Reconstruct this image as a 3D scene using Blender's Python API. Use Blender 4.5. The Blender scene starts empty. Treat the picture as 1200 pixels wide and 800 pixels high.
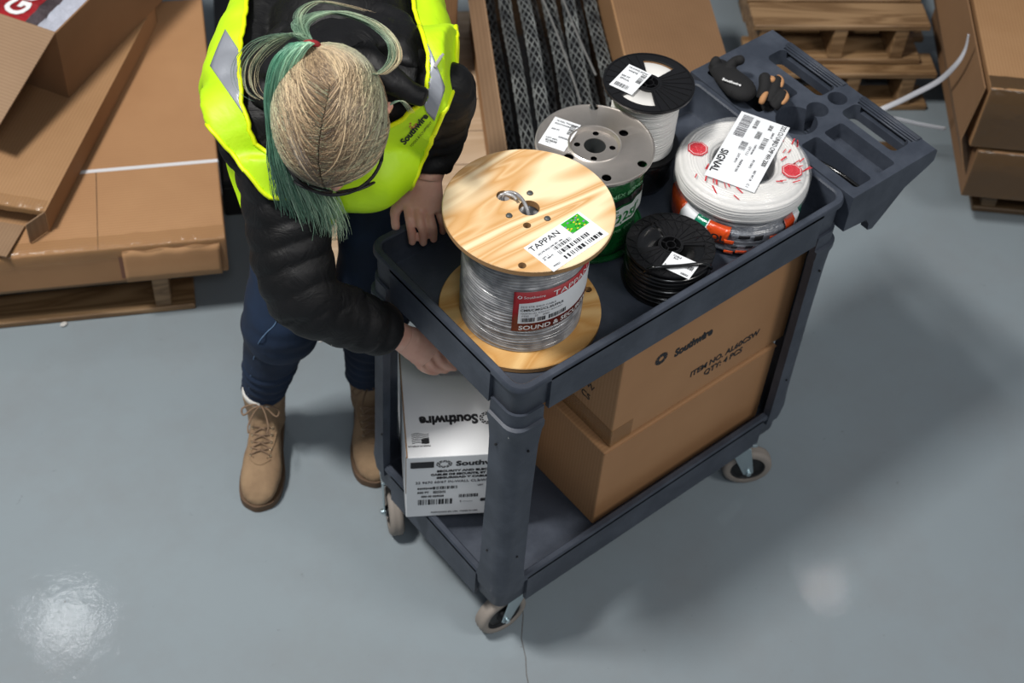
import bpy, bmesh, math, random
import numpy as np
from mathutils import Vector, Matrix, noise
from mathutils.bvhtree import BVHTree
random.seed(7)
PI = math.pi
C = bpy.context.scene.collection
sc = bpy.context.scene

# ------------------------------------------------------------------ camera, world, lights, exposure
CAM_LOC = (-1.08946, -1.15825, 2.86579)
CAM_ROT = (0.70858, -0.05663, -0.67741)
cd = bpy.data.cameras.new('camera'); cam = bpy.data.objects.new('camera', cd); C.objects.link(cam)
cam.location = CAM_LOC; cam.rotation_euler = CAM_ROT
cd.sensor_width = 36.0; cd.lens = 54.0; cd.clip_end = 60
cd.dof.use_dof = True; cd.dof.focus_distance = 2.62; cd.dof.aperture_fstop = 4.5
sc.camera = cam

w = bpy.data.worlds.new('warehouse_ambient'); sc.world = w; w.use_nodes = True
w.node_tree.nodes['Background'].inputs[0].default_value = (0.80, 0.88, 1.0, 1)
w.node_tree.nodes['Background'].inputs[1].default_value = 0.15

def area(name, loc, target, size, size_y, power, col):
    l = bpy.data.lights.new(name, 'AREA'); l.shape = 'RECTANGLE'; l.size = size; l.size_y = size_y
    l.energy = power; l.color = col
    o = bpy.data.objects.new(name, l); C.objects.link(o); o.location = loc
    o.rotation_euler = (Vector(target) - Vector(loc)).to_track_quat('-Z', 'Y').to_euler()
    return o
area('ceiling_lamp_key', (-1.9, 1.25, 5.6), (-1.5, 1.1, 0), 1.0, 0.55, 320, (1.0, 0.97, 0.93))
area('ceiling_lamp_rear', (0.25, 4.3, 6.0), (0.25, 4.2, 0), 0.36, 0.30, 13, (0.95, 0.98, 1.0))
area('ceiling_lamp_side', (4.43, 1.52, 6.0), (4.43, 1.52, 0), 0.05, 0.05, 3.2, (1.0, 0.92, 0.85))
area('added_fill_front', (1.5, -3.5, 4.6), (0.6, -0.2, 0.4), 1.6, 1.2, 92, (1.0, 0.97, 0.93))  # fill light added out of frame to brighten the box fronts
area('added_fill_near', (-1.6, -2.6, 5.2), (-0.2, 0.2, 0.4), 1.4, 1.0, 48, (0.93, 0.96, 1.0))  # weaker added fill, lifts the hand on the rim out of shade
sc.view_settings.view_transform = 'Standard'; sc.view_settings.look = 'None'
sc.view_settings.exposure = 0.0; sc.view_settings.gamma = 1.0
sc.view_settings.use_curve_mapping = False

# ------------------------------------------------------------------ helpers
def s2l(c):
    c = c / 255.0
    return c / 12.92 if c <= 0.04045 else ((c + 0.055) / 1.055) ** 2.4
def rgb(r, g, b): return (s2l(r), s2l(g), s2l(b), 1.0)

class NT:
    def __init__(s, name, rough=0.6, metal=0.0, col=(200, 200, 200)):
        s.m = bpy.data.materials.new(name); s.m.use_nodes = True; s.t = s.m.node_tree
        s.b = s.t.nodes['Principled BSDF']; s.b.inputs['Roughness'].default_value = rough
        s.b.inputs['Metallic'].default_value = metal; s.b.inputs['Base Color'].default_value = rgb(*col)
        s.tc = s.t.nodes.new('ShaderNodeTexCoord')
    def n(s, typ, **kw):
        o = s.t.nodes.new(typ)
        for k, v in kw.items():
            if k in o.inputs: o.inputs[k].default_value = v
            else: setattr(o, k, v)
        return o
    def l(s, a, b): s.t.links.new(a, b)
    def mp(s, scale=(1, 1, 1), rot=(0, 0, 0), src='Object'):
        m = s.n('ShaderNodeMapping'); m.inputs['Scale'].default_value = scale; m.inputs['Rotation'].default_value = rot
        s.l(s.tc.outputs[src], m.inputs['Vector']); return m.outputs[0]
    def noise(s, scale, detail=4, vec=None, rough=0.5, dist=0.0):
        o = s.n('ShaderNodeTexNoise'); o.inputs['Scale'].default_value = scale; o.inputs['Detail'].default_value = detail
        o.inputs['Roughness'].default_value = rough; o.inputs['Distortion'].default_value = dist
        s.l(vec if vec else s.tc.outputs['Object'], o.inputs['Vector']); return o.outputs[0]
    def ramp(s, fac, stops):
        r = s.n('ShaderNodeValToRGB'); e = r.color_ramp.elements
        while len(e) < len(stops): e.new(0.5)
        for i, (p, c) in enumerate(stops):
            e[i].position = p; e[i].color = c if len(c) == 4 else rgb(*c)
        s.l(fac, r.inputs[0]); return r.outputs[0]
    def mix(s, fac, a, b, mode='MIX'):
        o = s.n('ShaderNodeMix', data_type='RGBA', blend_type=mode)
        for v, i in ((fac, 0), (a, 6), (b, 7)):
            if isinstance(v, (int, float)): o.inputs[i].default_value = v
            elif isinstance(v, tuple): o.inputs[i].default_value = v if len(v) == 4 else rgb(*v)
            else: s.l(v, o.inputs[i])
        return o.outputs[2]
    def color(s, c): s.l(c, s.b.inputs['Base Color']); return s
    def bump(s, h, strength=0.3, dist=0.002):
        o = s.n('ShaderNodeBump'); o.inputs['Strength'].default_value = strength; o.inputs['Distance'].default_value = dist
        s.l(h, o.inputs['Height']); s.l(o.outputs[0], s.b.inputs['Normal']); return s
    def set(s, **kw):
        for k, v in kw.items(): s.b.inputs[k.replace('_', ' ')].default_value = v
        return s

def link(name, me, mat=None, parent=None, smooth=False, mats=None):
    o = bpy.data.objects.new(name, me); C.objects.link(o)
    for m in (mats or ([mat] if mat else [])): me.materials.append(m)
    if parent: o.parent = parent
    if smooth:
        for p in me.polygons: p.use_smooth = True
    return o
def tag(o, label=None, cat=None, group=None, kind=None):
    for k, v in (('label', label), ('category', cat), ('group', group), ('kind', kind)):
        if v: o[k] = v
    return o
def thing(name, label, cat, loc=(0, 0, 0), rz=0, group=None, rot=None):
    o = bpy.data.objects.new(name, None); C.objects.link(o); o.location = loc
    o.rotation_euler = rot if rot else (0, 0, rz); o.empty_display_size = 0.05
    return tag(o, label, cat, group)

class MB:
    """collects shapes into one mesh"""
    def __init__(s): s.v = []; s.f = []; s.mi = []
    def add(s, vs, fs, mi=0):
        k = len(s.v); s.v += [tuple(v) for v in vs]; s.f += [tuple(i + k for i in f) for f in fs]; s.mi += [mi] * len(fs); return s
    def box(s, lo, hi, M=None, mi=0):
        x0, y0, z0 = lo; x1, y1, z1 = hi
        vs = [Vector(p) for p in ((x0,y0,z0),(x1,y0,z0),(x1,y1,z0),(x0,y1,z0),(x0,y0,z1),(x1,y0,z1),(x1,y1,z1),(x0,y1,z1))]
        if M: vs = [M @ v for v in vs]
        return s.add(vs, [(0,3,2,1),(4,5,6,7),(0,1,5,4),(1,2,6,5),(2,3,7,6),(3,0,4,7)], mi)
    def rings(s, rings, closed=True, cap0=True, cap1=True, mi=0):
        n = len(rings[0]); vs = [v for r in rings for v in r]; fs = []
        for i in range(len(rings) - 1):
            for j in range(n if closed else n - 1):
                a = i * n + j; b = i * n + (j + 1) % n; fs.append((a, b, b + n, a + n))
        if cap0: fs.append(tuple(reversed(range(n))))
        if cap1: fs.append(tuple((len(rings) - 1) * n + j for j in range(n)))
        return s.add(vs, fs, mi)
    def lathe(s, prof, n=48, c=(0, 0), M=None, closed_prof=False, mi=0):
        pr = list(prof) + ([prof[0]] if closed_prof else [])
        rings = []
        for r, z in pr:
            ring = [Vector((c[0] + r * math.cos(2*PI*j/n), c[1] + r * math.sin(2*PI*j/n), z)) for j in range(n)]
            if M: ring = [M @ v for v in ring]
            rings.append(ring)
        return s.rings(rings, True, (not closed_prof) and prof[0][0] > 1e-5, (not closed_prof) and prof[-1][0] > 1e-5, mi)
    def tube(s, pts, r, n=8, caps=True, flat=1.0, up=None, mi=0, twist=0.0):
        pts = [Vector(p) for p in pts]; rr = r if hasattr(r, '__len__') else [r] * len(pts)
        rings = []; t0 = (pts[1] - pts[0]).normalized()
        u = Vector(up) if up else (Vector((0, 0, 1)) if abs(t0.z) < 0.9 else Vector((1, 0, 0)))
        for i, p in enumerate(pts):
            t = (pts[min(i + 1, len(pts) - 1)] - pts[max(i - 1, 0)])
            if t.length < 1e-9: t = t0
            t.normalize(); u = (u - t * u.dot(t))
            if u.length < 1e-6: u = t.orthogonal()
            u.normalize(); v = t.cross(u)
            rings.append([p + (u * math.cos(a) * flat + v * math.sin(a)) * rr[i] for a in [2*PI*k/n + twist for k in range(n)]])
        return s.rings(rings, True, caps, caps, mi)
    def sphere(s, c, r, M=None, nu=16, nv=10, mi=0):
        rr = r if hasattr(r, '__len__') else (r, r, r); rings = []
        for i in range(1, nv):
            th = PI * i / nv; ring = []
            for j in range(nu):
                a = 2*PI*j/nu; q = Vector((rr[0]*math.sin(th)*math.cos(a), rr[1]*math.sin(th)*math.sin(a), -rr[2]*math.cos(th)))
                if M: q = M @ q
                ring.append(Vector(c) + q)
            rings.append(ring)
        return s.rings(rings, True, True, True, mi)
    def build(s, name, mat=None, parent=None, smooth=False, mats=None, bevel=0, seg=2, auto=None, sub=0, solid=0):
        me = bpy.data.meshes.new(name); me.from_pydata(s.v, [], s.f); me.update()
        for p, i in zip(me.polygons, s.mi): p.material_index = i
        bm = bmesh.new(); bm.from_mesh(me); bmesh.ops.recalc_face_normals(bm, faces=bm.faces); bm.to_mesh(me); bm.free()
        o = link(name, me, mat, parent, smooth or bool(auto), mats)
        if bevel:
            b = o.modifiers.new('bevel', 'BEVEL'); b.width = bevel; b.segments = seg; b.limit_method = 'ANGLE'; b.angle_limit = math.radians(35)
            b.harden_normals = False
        if auto:
            me.set_sharp_from_angle(angle=math.radians(auto))
        if sub:
            m = o.modifiers.new('sub', 'SUBSURF'); m.levels = m.render_levels = sub
        return o

def rrect(x0, y0, x1, y1, r, z, n=6):
    out = []
    for cx, cy, a0 in ((x1-r, y1-r, 0), (x0+r, y1-r, 90), (x0+r, y0+r, 180), (x1-r, y0+r, 270)):
        for k in range(n + 1):
            a = math.radians(a0 + 90 * k / n); out.append(Vector((cx + r*math.cos(a), cy + r*math.sin(a), z)))
    return out
def apply_mods(o):
    dg = bpy.context.evaluated_depsgraph_get(); e = o.evaluated_get(dg)
    me = bpy.data.meshes.new_from_object(e); o.modifiers.clear(); old = o.data; o.data = me
    bpy.data.meshes.remove(old); return o
def boolean(o, cutter_mb, op='DIFFERENCE', solver='EXACT'):
    c = cutter_mb.build('cut'); c.parent = o.parent; bpy.context.view_layer.update(); m = o.modifiers.new('b', 'BOOLEAN'); m.operation = op; m.solver = solver; m.object = c
    apply_mods(o); me = c.data; bpy.data.objects.remove(c); bpy.data.meshes.remove(me); return o
def frame(o, x, y):
    """matrix with origin o, x axis and y axis given"""
    x = Vector(x).normalized(); z = x.cross(Vector(y)).normalized(); y = z.cross(x)
    return Matrix(((x[0], y[0], z[0], o[0]), (x[1], y[1], z[1], o[1]), (x[2], y[2], z[2], o[2]), (0, 0, 0, 1)))
def text(name, body, size, mat, parent, M=None, fn=None, ax='LEFT', bold=0.0, xs=1.0, sub=False, depth=0.0004):
    """lettering as a mesh; M places local xy, or fn bends every vertex"""
    cu = bpy.data.curves.new(name, 'FONT'); cu.body = body; cu.size = size; cu.align_x = ax; cu.offset = bold * size
    cu.resolution_u = 3; cu.extrude = depth
    o = bpy.data.objects.new(name, cu); C.objects.link(o)
    dg = bpy.context.evaluated_depsgraph_get(); me = bpy.data.meshes.new_from_object(o.evaluated_get(dg))
    bpy.data.objects.remove(o); bpy.data.curves.remove(cu)
    for v in me.vertices:
        v.co.x *= xs
        v.co = fn(v.co) if fn else (M @ v.co if M else v.co)
    return link(name, me, mat, parent)

# camera geometry, only used to turn measured pixels into places on a known height
_M = Matrix.LocRotScale(Vector(CAM_LOC), __import__('mathutils').Euler(CAM_ROT).to_quaternion(), None)
def at(x, y, z):
    d = (_M.to_3x3() @ Vector(((x - 600) / 1800, -(y - 400) / 1800, -1)))
    return Vector(CAM_LOC) + d * ((z - CAM_LOC[2]) / d.z)

# ------------------------------------------------------------------ materials
M = {}
def plastic_mat(name, col, rough=0.45, scuff=(86, 94, 112), amt=0.5, scale=1.0):
    t = NT(name, rough); n1 = t.noise(9 * scale, 6, rough=0.65); n2 = t.noise(140 * scale, 3)
    c = t.mix(t.ramp(n1, [(0.42, (0, 0, 0)), (0.75, (255 * amt,) * 3)]), col, scuff)
    t.color(t.mix(t.ramp(n2, [(0.3, (0, 0, 0)), (0.8, (60, 60, 60))]), c, scuff)); t.bump(n2, 0.25, 0.0008); return t.m
M['cart'] = plastic_mat('cart_plastic', (50, 56, 67), 0.5, (104, 111, 124), 0.62)
M['black'] = plastic_mat('black_plastic', (17, 17, 19), 0.38, (44, 44, 48), 0.4, 2)
M['rubber'] = NT('wheel_rubber', 0.65, 0, (138, 130, 122)).m
M['hub'] = NT('wheel_hub_black', 0.5, 0, (20, 20, 22)).m
M['zinc'] = NT('zinc_metal', 0.35, 0.9, (190, 205, 210)).m

def card_mat(name, a=(166, 128, 90), b=(152, 114, 76), flute=True, rot=0.0):
    t = NT(name, 0.75); n1 = t.noise(2.2, 5, rough=0.6); n2 = t.noise(420, 2)
    c = t.mix(t.ramp(n1, [(0.35, (0, 0, 0)), (0.7, (255, 255, 255))]), a, b)
    c = t.mix(t.ramp(n2, [(0.35, (0, 0, 0)), (0.65, (70, 70, 70))]), c, tuple(int(k * 0.86) for k in a))
    if flute:
        wv = t.n('ShaderNodeTexWave'); wv.inputs['Scale'].default_value = 38; wv.inputs['Distortion'].default_value = 0.6
        t.l(t.mp((1, 1, 1), (0, 0, rot)), wv.inputs['Vector'])
        c = t.mix(0.10, c, wv.outputs[0], 'SOFT_LIGHT'); t.bump(wv.outputs[0], 0.12, 0.001)
    t.color(c); return t.m
M['card'] = card_mat('cardboard'); M['card_warm'] = card_mat('cardboard_warm', (174, 132, 92), (160, 118, 80), rot=1.57)
M['card_dark'] = card_mat('cardboard_dull', (140, 106, 74), (124, 92, 62))
M['card_in'] = card_mat('cardboard_inner', (150, 122, 94), (134, 106, 80))
def pale_mat(name, a, rough=0.6):
    t = NT(name, rough); n = t.noise(18, 4); t.color(t.mix(t.ramp(n, [(0.3, (0, 0, 0)), (0.8, (120, 120, 120))]), a, tuple(int(k * 0.9) for k in a))); return t.m
M['white_box'] = pale_mat('white_carton', (222, 224, 226)); M['paper'] = pale_mat('label_paper', (232, 235, 238), 0.45)
M['ink'] = NT('black_ink', 0.6, 0, (28, 28, 32)).m; M['ink_grey'] = NT('grey_ink', 0.6, 0, (74, 74, 80)).m
M['red_ink'] = NT('red_ink', 0.5, 0, (160, 32, 40)).m; M['white_ink'] = NT('white_ink', 0.5, 0, (232, 232, 232)).m
M['clear'] = None
t = NT('clear_plastic_film', 0.12); t.set(Alpha=0.18); nn = t.noise(26, 4, dist=1.5); t.bump(nn, 1.0, 0.006)
t.set(Base_Color=(0.9, 0.92, 0.95, 1)); M['clear'] = t.m
t = NT('clear_tape', 0.16); t.set(Alpha=0.28, Base_Color=rgb(176, 136, 92)); nn = t.noise(30, 4, dist=1); t.bump(nn, 0.7, 0.004); M['tape'] = t.m

# floor
t = NT('painted_concrete', 0.3)
big = t.noise(0.55, 3); mid = t.noise(3.1, 6, rough=0.7); fine = t.noise(60, 5, rough=0.7)
c = t.mix(t.ramp(big, [(0.35, (0, 0, 0)), (0.65, (255, 255, 255))]), (131, 142, 148), (122, 132, 138))
c = t.mix(t.ramp(mid, [(0.45, (0, 0, 0)), (0.75, (150, 150, 150))]), c, (116, 114, 114))
c = t.mix(t.ramp(fine, [(0.60, (0, 0, 0)), (0.9, (90, 90, 90))]), c, (100, 104, 106))
sp = t.noise(21, 8, rough=0.75); c = t.mix(t.ramp(sp, [(0.655, (0, 0, 0)), (0.69, (190, 190, 190))]), c, (76, 74, 74))
sc2 = t.noise(7, 8, t.mp((1, 5, 1), (0, 0, 0.5)), rough=0.8); c = t.mix(t.ramp(sc2, [(0.645, (0, 0, 0)), (0.69, (130, 130, 130))]), c, (94, 92, 90))
t.color(c)
t.set(Roughness=0.62); t.set(**{'Coat_Weight': 0.22, 'Coat_Roughness': 0.04})
hb = t.noise(22, 6, rough=0.62); t.bump(hb, 0.10, 0.004)
t.l(t.b.inputs['Normal'].links[0].from_socket, t.b.inputs['Coat Normal']); M['floor'] = t.m

def wood_mat(name, light, dark, ring=3.0, rot=(0, 0, 0), scale=(1, 1, 1), grain=0.4):
    t = NT(name, 0.55); v = t.mp(scale, rot)
    n1 = t.noise(ring, 2, v, 0.4, 0.6)
    w_ = t.n('ShaderNodeMath', operation='MULTIPLY'); t.l(n1, w_.inputs[0]); w_.inputs[1].default_value = 7.0
    fr = t.n('ShaderNodeMath', operation='PINGPONG'); t.l(w_.outputs[0], fr.inputs[0]); fr.inputs[1].default_value = 0.5
    c = t.mix(t.ramp(fr.outputs[0], [(0.1, (0, 0, 0)), (0.42, (255, 255, 255)), (0.5, (200, 200, 200))]), light, dark)
    fg = t.noise(60, 3, t.mp((scale[0] * 1.0, scale[1] * 12, scale[2]), rot)); c = t.mix(grain * 0.5, c, fg, 'SOFT_LIGHT')
    t.color(c); t.bump(fg, 0.15, 0.0006); return t.m
M['ply'] = wood_mat('plywood_face', (244, 220, 180), (204, 156, 98), 3.6, (0, 0, -0.28), (0.45, 2.2, 1))
M['ply_low'] = wood_mat('plywood_face_lower', (214, 176, 118), (190, 140, 76), 4.0, (0, 0, 0.3), (0.7, 1.6, 1))
t = NT('plywood_edge', 0.7); wv = t.n('ShaderNodeTexWave', bands_direction='Z'); wv.inputs['Scale'].default_value = 130; t.l(t.tc.outputs['Object'], wv.inputs['Vector'])
t.color(t.mix(wv.outputs[0], (176, 136, 90), (132, 98, 62))); M['ply_edge'] = t.m
M['pallet'] = wood_mat('pallet_wood', (148, 118, 84), (112, 84, 54), 3.5, (0, 0, 0.65), (0.35, 4, 4), 0.9)
M['pallet_dark'] = wood_mat('pallet_wood_dark', (116, 92, 64), (82, 62, 42), 3.5, (0, 0, 0.65), (0.4, 4, 4), 0.9)
M['plank_pale'] = wood_mat('pale_plank', (202, 178, 150), (188, 162, 132), 3.0, (0, 0, -0.65), (0.4, 4, 4), 0.6)

# ------------------------------------------------------------------ setting
f = MB(); f.add([(-6, -6, 0), (9, -6, 0), (9, 9, 0), (-6, 9, 0)], [(0, 1, 2, 3)])
fl = f.build('floor', M['floor']); tag(fl, kind='structure')
# hairline crack, a shallow dark seam in the floor paint
pts = [at(x, y, 0.0004) for x, y in ((612, 690), (613, 722), (611, 748), (616, 770), (617, 790), (622, 815))]
cr = MB()
for i in range(len(pts) - 1):
    a, b = pts[i], pts[i + 1]; d = Vector((b.y - a.y, a.x - b.x, 0)).normalized() * 0.0011
    cr.add([a - d, a + d, b + d * 0.8, b - d * 0.8], [(0, 1, 2, 3)])
tag(cr.build('trim_1', NT('crack_dark', 0.9, 0, (92, 90, 88)).m), kind='structure')

# ------------------------------------------------------------------ cart
L, W, H, h = 0.8126, 0.4363, 0.88, 0.253
cart = thing('utility_cart', 'dark blue-grey plastic two-shelf utility cart loaded with cable reels, standing on the painted floor', 'cart', (0, 0, 0))
def tray(name, ztop, zbot, zin, wall=0.016, hx=0.0):
    mb = MB(); R = 0.034
    ins = [(0.012, zbot + 0.004), (0.008, zbot + 0.012), (0.007, ztop - 0.014), (0.0, ztop - 0.012), (0.0, ztop - 0.004), (0.003, ztop),
           (wall - 0.003, ztop), (wall, ztop - 0.003), (wall + 0.001, zin + 0.004), (wall + 0.004, zin)]
    mb.rings([rrect(i, i, L - i, W - i, max(R - i, 0.012), z) for i, z in ins])
    # flush side panels between the corner sockets
    e = 0.074
    for (x0, y0, x1, y1) in ((e, 0, L - e, 0.009), (e, W - 0.009, L - e, W), (0, e, 0.009, W - e), (L - 0.009, e, L, W - e)):
        mb.box((x0, y0, zbot), (x1, y1, ztop - 0.006))
    # stiffening ribs under the deck
    for k in range(1, 8): mb.box((L * k / 8 - 0.003, 0.01, zbot - 0.006), (L * k / 8 + 0.003, W - 0.01, zbot + 0.0035))
    return mb.build(name, M['cart'], cart, smooth=True, auto=40)
tray('upper_tray', H, H - 0.088, 0.806)
tray('lower_tray', h, h - 0.09, 0.200)

def leg_mb(cx, cy, sx, sy):
    """hollow corner column: L section with a rounded outer corner; sx, sy point inwards"""
    mb = MB(); rings = []; cut_ = 0.016 if (cx == 0 and cy > 0) else 0.0
    lv = [(h - 0.034, 0.000, 0.060), (h + 0.004, -0.003, 0.062), (0.30, -0.001, 0.058), (0.55, 0.001, 0.058), (0.70, 0.001, 0.060), (0.742, 0.000, 0.064), (0.755, -0.0025, 0.066), (0.768, -0.0025, 0.066), (0.770, 0.003, 0.067), (H - 0.076, 0.003, 0.066)]
    for z, off, wd in lv:
        R = 0.03; ring = []
        ring.append((wd, off))
        ring.append((off + R + 0.004, off))
        for k in range(7):
            a = math.radians(270 - 90 * k / 6); ring.append((off + R + R*math.cos(a), off + R + R*math.sin(a)))
        ring.append((off, off + R + 0.004)); ring.append((off, wd + 0.006 - cut_))
        th = 0.018; r2 = 0.014
        ring.append((off + th, wd + 0.006 - cut_))
        for k in range(5):
            a = math.radians(180 + 90 * k / 4); ring.append((off + th + r2 + r2*math.cos(a), off + th + r2 + r2*math.sin(a)))
        ring.append((wd, off + th))
        rings.append([Vector((cx + sx * x, cy + sy * y, z)) for x, y in ring])
    mb.rings(rings)
    return mb
for cx, cy, sx, sy in ((0, 0, 1, 1), (L, 0, -1, 1), (0, W, 1, -1), (L, W, -1, -1)):
    lg = leg_mb(cx, cy, sx, sy).build('leg', M['cart'], cart, smooth=True, auto=35)
    for (px, py, ax) in ((0.036, -0.001, 0), (-0.001, 0.045, 1)):
        for z in (0.70, 0.36):
            mm = Matrix.Translation((cx + sx * px, cy + sy * py, z)) @ Matrix.Rotation(PI / 2, 4, 'X' if ax == 0 else 'Y')
            b = MB(); b.lathe([(0.0001, -0.002), (0.0022, -0.002), (0.0022, 0.002), (0.0001, 0.002)], 10, M=mm)
            b.build('screw_hole', M['hub'], lg)
    # corner boss of the lower tray, under the column
def caster(x, y, heading):
    fk = MB(); c = bpy.data.objects.new('caster', None); C.objects.link(c); c.parent = cart; c.location = (x, y, 0); c.rotation_euler = (0, 0, heading)
    c.empty_display_size = 0.03
    fk.box((-0.03, -0.028, 0.158), (0.03, 0.028, 0.166)); fk.lathe([(0.026, 0.140), (0.026, 0.158)], 20)
    for s_ in (-1, 1):
        a = [(-0.02, 0.146), (0.028, 0.146), (-0.018, 0.048), (-0.034, 0.046), (-0.040, 0.056)]
        r1 = [Vector((px, s_ * 0.021, pz)) for px, pz in a]; r2 = [Vector((px, s_ * 0.0235, pz)) for px, pz in a]
        fk.rings([r1, r2])
    fk.lathe([(0.0001, -0.030), (0.006, -0.030), (0.006, 0.030), (0.0001, 0.030)], 10, M=Matrix.Translation((-0.028, 0, 0.056)) @ Matrix.Rotation(PI/2, 4, 'X'))
    fk.build('fork', M['zinc'], c, bevel=0.001)
    mw = Matrix.Translation((-0.028, 0, 0.057)) @ Matrix.Rotation(PI/2, 4, 'X')
    wh = MB(); pr = [(0.040, -0.015), (0.050, -0.016), (0.0555, -0.012), (0.057, -0.004), (0.0555, 0.0), (0.057, 0.004), (0.0555, 0.012), (0.050, 0.016), (0.040, 0.015)]
    wh.lathe(pr, 40, M=mw, closed_prof=True); wh.build('tyre', M['rubber'], c, smooth=True)
    hb_ = MB(); hb_.lathe([(0.0001, -0.010), (0.012, -0.019), (0.016, -0.010), (0.034, -0.008), (0.042, -0.014), (0.042, 0.014), (0.034, 0.008), (0.016, 0.010), (0.012, 0.019), (0.0001, 0.010)], 32, M=mw)
    hb_.build('wheel_hub', M['hub'], c, smooth=True, auto=40)
for wx, wy, hd in ((0.060, 0.055, -6), (L - 0.064, 0.018, 146), (0.032, W - 0.042, 62), (L - 0.05, W - 0.06, 30)):   # wheel centre, heading
    a = math.radians(hd); caster(wx + 0.028 * math.cos(a), wy + 0.028 * math.sin(a), a)

# handle caddy: solid moulding with pockets cut into it
X0, X1 = L - 0.004, 1.053
ext = MB(); prof = [(X0, H + 0.004), (X1 - 0.008, H + 0.004), (X1, H - 0.004), (X1, H - 0.030), (X1 - 0.02, H - 0.040), (X1 - 0.075, H - 0.062), (X1 - 0.12, H - 0.11), (X1 - 0.145, H - 0.135), (X1 - 0.16, H - 0.130), (X1 - 0.163, H - 0.112), (X1 - 0.175, H - 0.094), (X0 + 0.0, H - 0.085)]
ext.rings([[Vector((x, y, z)) for x, z in prof] for y in (-0.006, W + 0.008)])
cad = ext.build('handle_caddy', M['cart'], cart)
def pocket(x0, y0, x1, y1, zb, r=0.008, slope=0.003):
    c_ = MB(); c_.rings([rrect(x0 + slope, y0 + slope, x1 - slope, y1 - slope, r, zb), rrect(x0, y0, x1, y1, r, H + 0.02)]); return c_
def cyl_cut(x, y, rr, zb):
    c_ = MB(); c_.lathe([(rr - 0.003, zb), (rr, H + 0.02)], 28, c=(x, y)); return c_
# wrist-side fins: hollow underside so that the underside reads thin
und = MB(); und.box((X0 + 0.02, 0.012, H - 0.2), (X1 + 0.02, W - 0.012, H - 0.070)); boolean(cad, und)
und = MB(); und.box((0.957, 0.020, H - 0.3), (X1 + 0.05, W - 0.014, H - 0.034)); boolean(cad, und)
for c_ in (pocket(0.832, 0.010, 0.880, 0.158, H - 0.050), pocket(0.896, 0.012, 0.950, 0.158, H - 0.030), pocket(0.832, 0.272, 0.868, 0.425, H - 0.045),
           pocket(0.884, 0.268, 0.944, 0.322, H - 0.045), cyl_cut(0.879, 0.213, 0.043, H - 0.052), cyl_cut(0.938, 0.212, 0.023, H - 0.048), cyl_cut(0.996, 0.212, 0.021, H - 0.030),
           pocket(0.915, 0.200, 0.935, 0.224, H - 0.048),
           pocket(0.968, 0.036, 1.020, 0.180, H - 0.30, 0.014), pocket(0.968, 0.236, 1.020, 0.388, H - 0.30, 0.014)):
    boolean(cad, c_)
for y0, y1 in ((0.036, 0.180), (0.236, 0.388)):
    c_ = MB(); c_.box((1.0195, y0, H - 0.014), (X1 + 0.02, y1, H + 0.03)); boolean(cad, c_)
bv = cad.modifiers.new('bevel', 'BEVEL'); bv.width = 0.0022; bv.segments = 2; bv.limit_method = 'ANGLE'; bv.angle_limit = math.radians(40)
for y0, y1 in ((0.036, 0.180), (0.236, 0.388)):      # ribbed grips
    g = MB(); n_ = 7
    for k in range(n_):
        a = math.radians(150 - 120 * k / (n_ - 1)); x = 1.037 + 0.014 * math.cos(a); z = H - 0.010 + 0.0155 * math.sin(a)
        g.tube([(x, y0 - 0.004, z), (x, y1 + 0.004, z)], 0.0024, 8)
    g.build('hand_grip', M['cart'], cart, smooth=True)
# ------------------------------------------------------------------ things on the upper shelf
ZT = 0.8068      # shelf surface
def at_y(x, y, Y):
    d = (_M.to_3x3() @ Vector(((x - 600) / 1800, -(y - 400) / 1800, -1))); return Vector(CAM_LOC) + d * ((Y - CAM_LOC[1]) / d.y)
def sticker(name, parent, o, x, y, wd, ht, mat=None, th=0.0006, r=0.002, curl=0.0):
    """paper label lying in its own plane; returns its matrix (origin lower left)"""
    Mx = frame(o, x, y); mb = MB(); nx = 10
    ring0 = [];
    for (a, b) in ((0, 0), (wd, 0), (wd, ht), (0, ht)): ring0.append((a, b))
    mb.rings([[Mx @ Vector((a, b, z)) for a, b in ring0] for z in (0, th)])
    ob = mb.build(name, mat or M['paper'], parent); return ob, Mx
def barcode(parent, Mx, x, y, wd, ht, seed=1, z=0.0008, vertical=False, mat=None, name='barcode'):
    rnd = random.Random(seed); mb = MB(); p = 0.0
    unit = wd / 46.0
    while p < wd - unit * 2:
        b = unit * rnd.choice((1, 1, 2, 3)); g = unit * rnd.choice((1, 1, 2))
        q = [(x + p, y), (x + p + b, y), (x + p + b, y + ht), (x + p, y + ht)]
        mb.add([Mx @ Vector((a, c, z)) for a, c in q], [(0, 1, 2, 3)]); p += b + g
    o = mb.build(name, mat or M['ink'], parent); return o
def off(Mx, x, y, z=0.0009, ang=0.0): return Mx @ Matrix.Translation((x, y, z)) @ Matrix.Rotation(ang, 4, 'Z')

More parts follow.
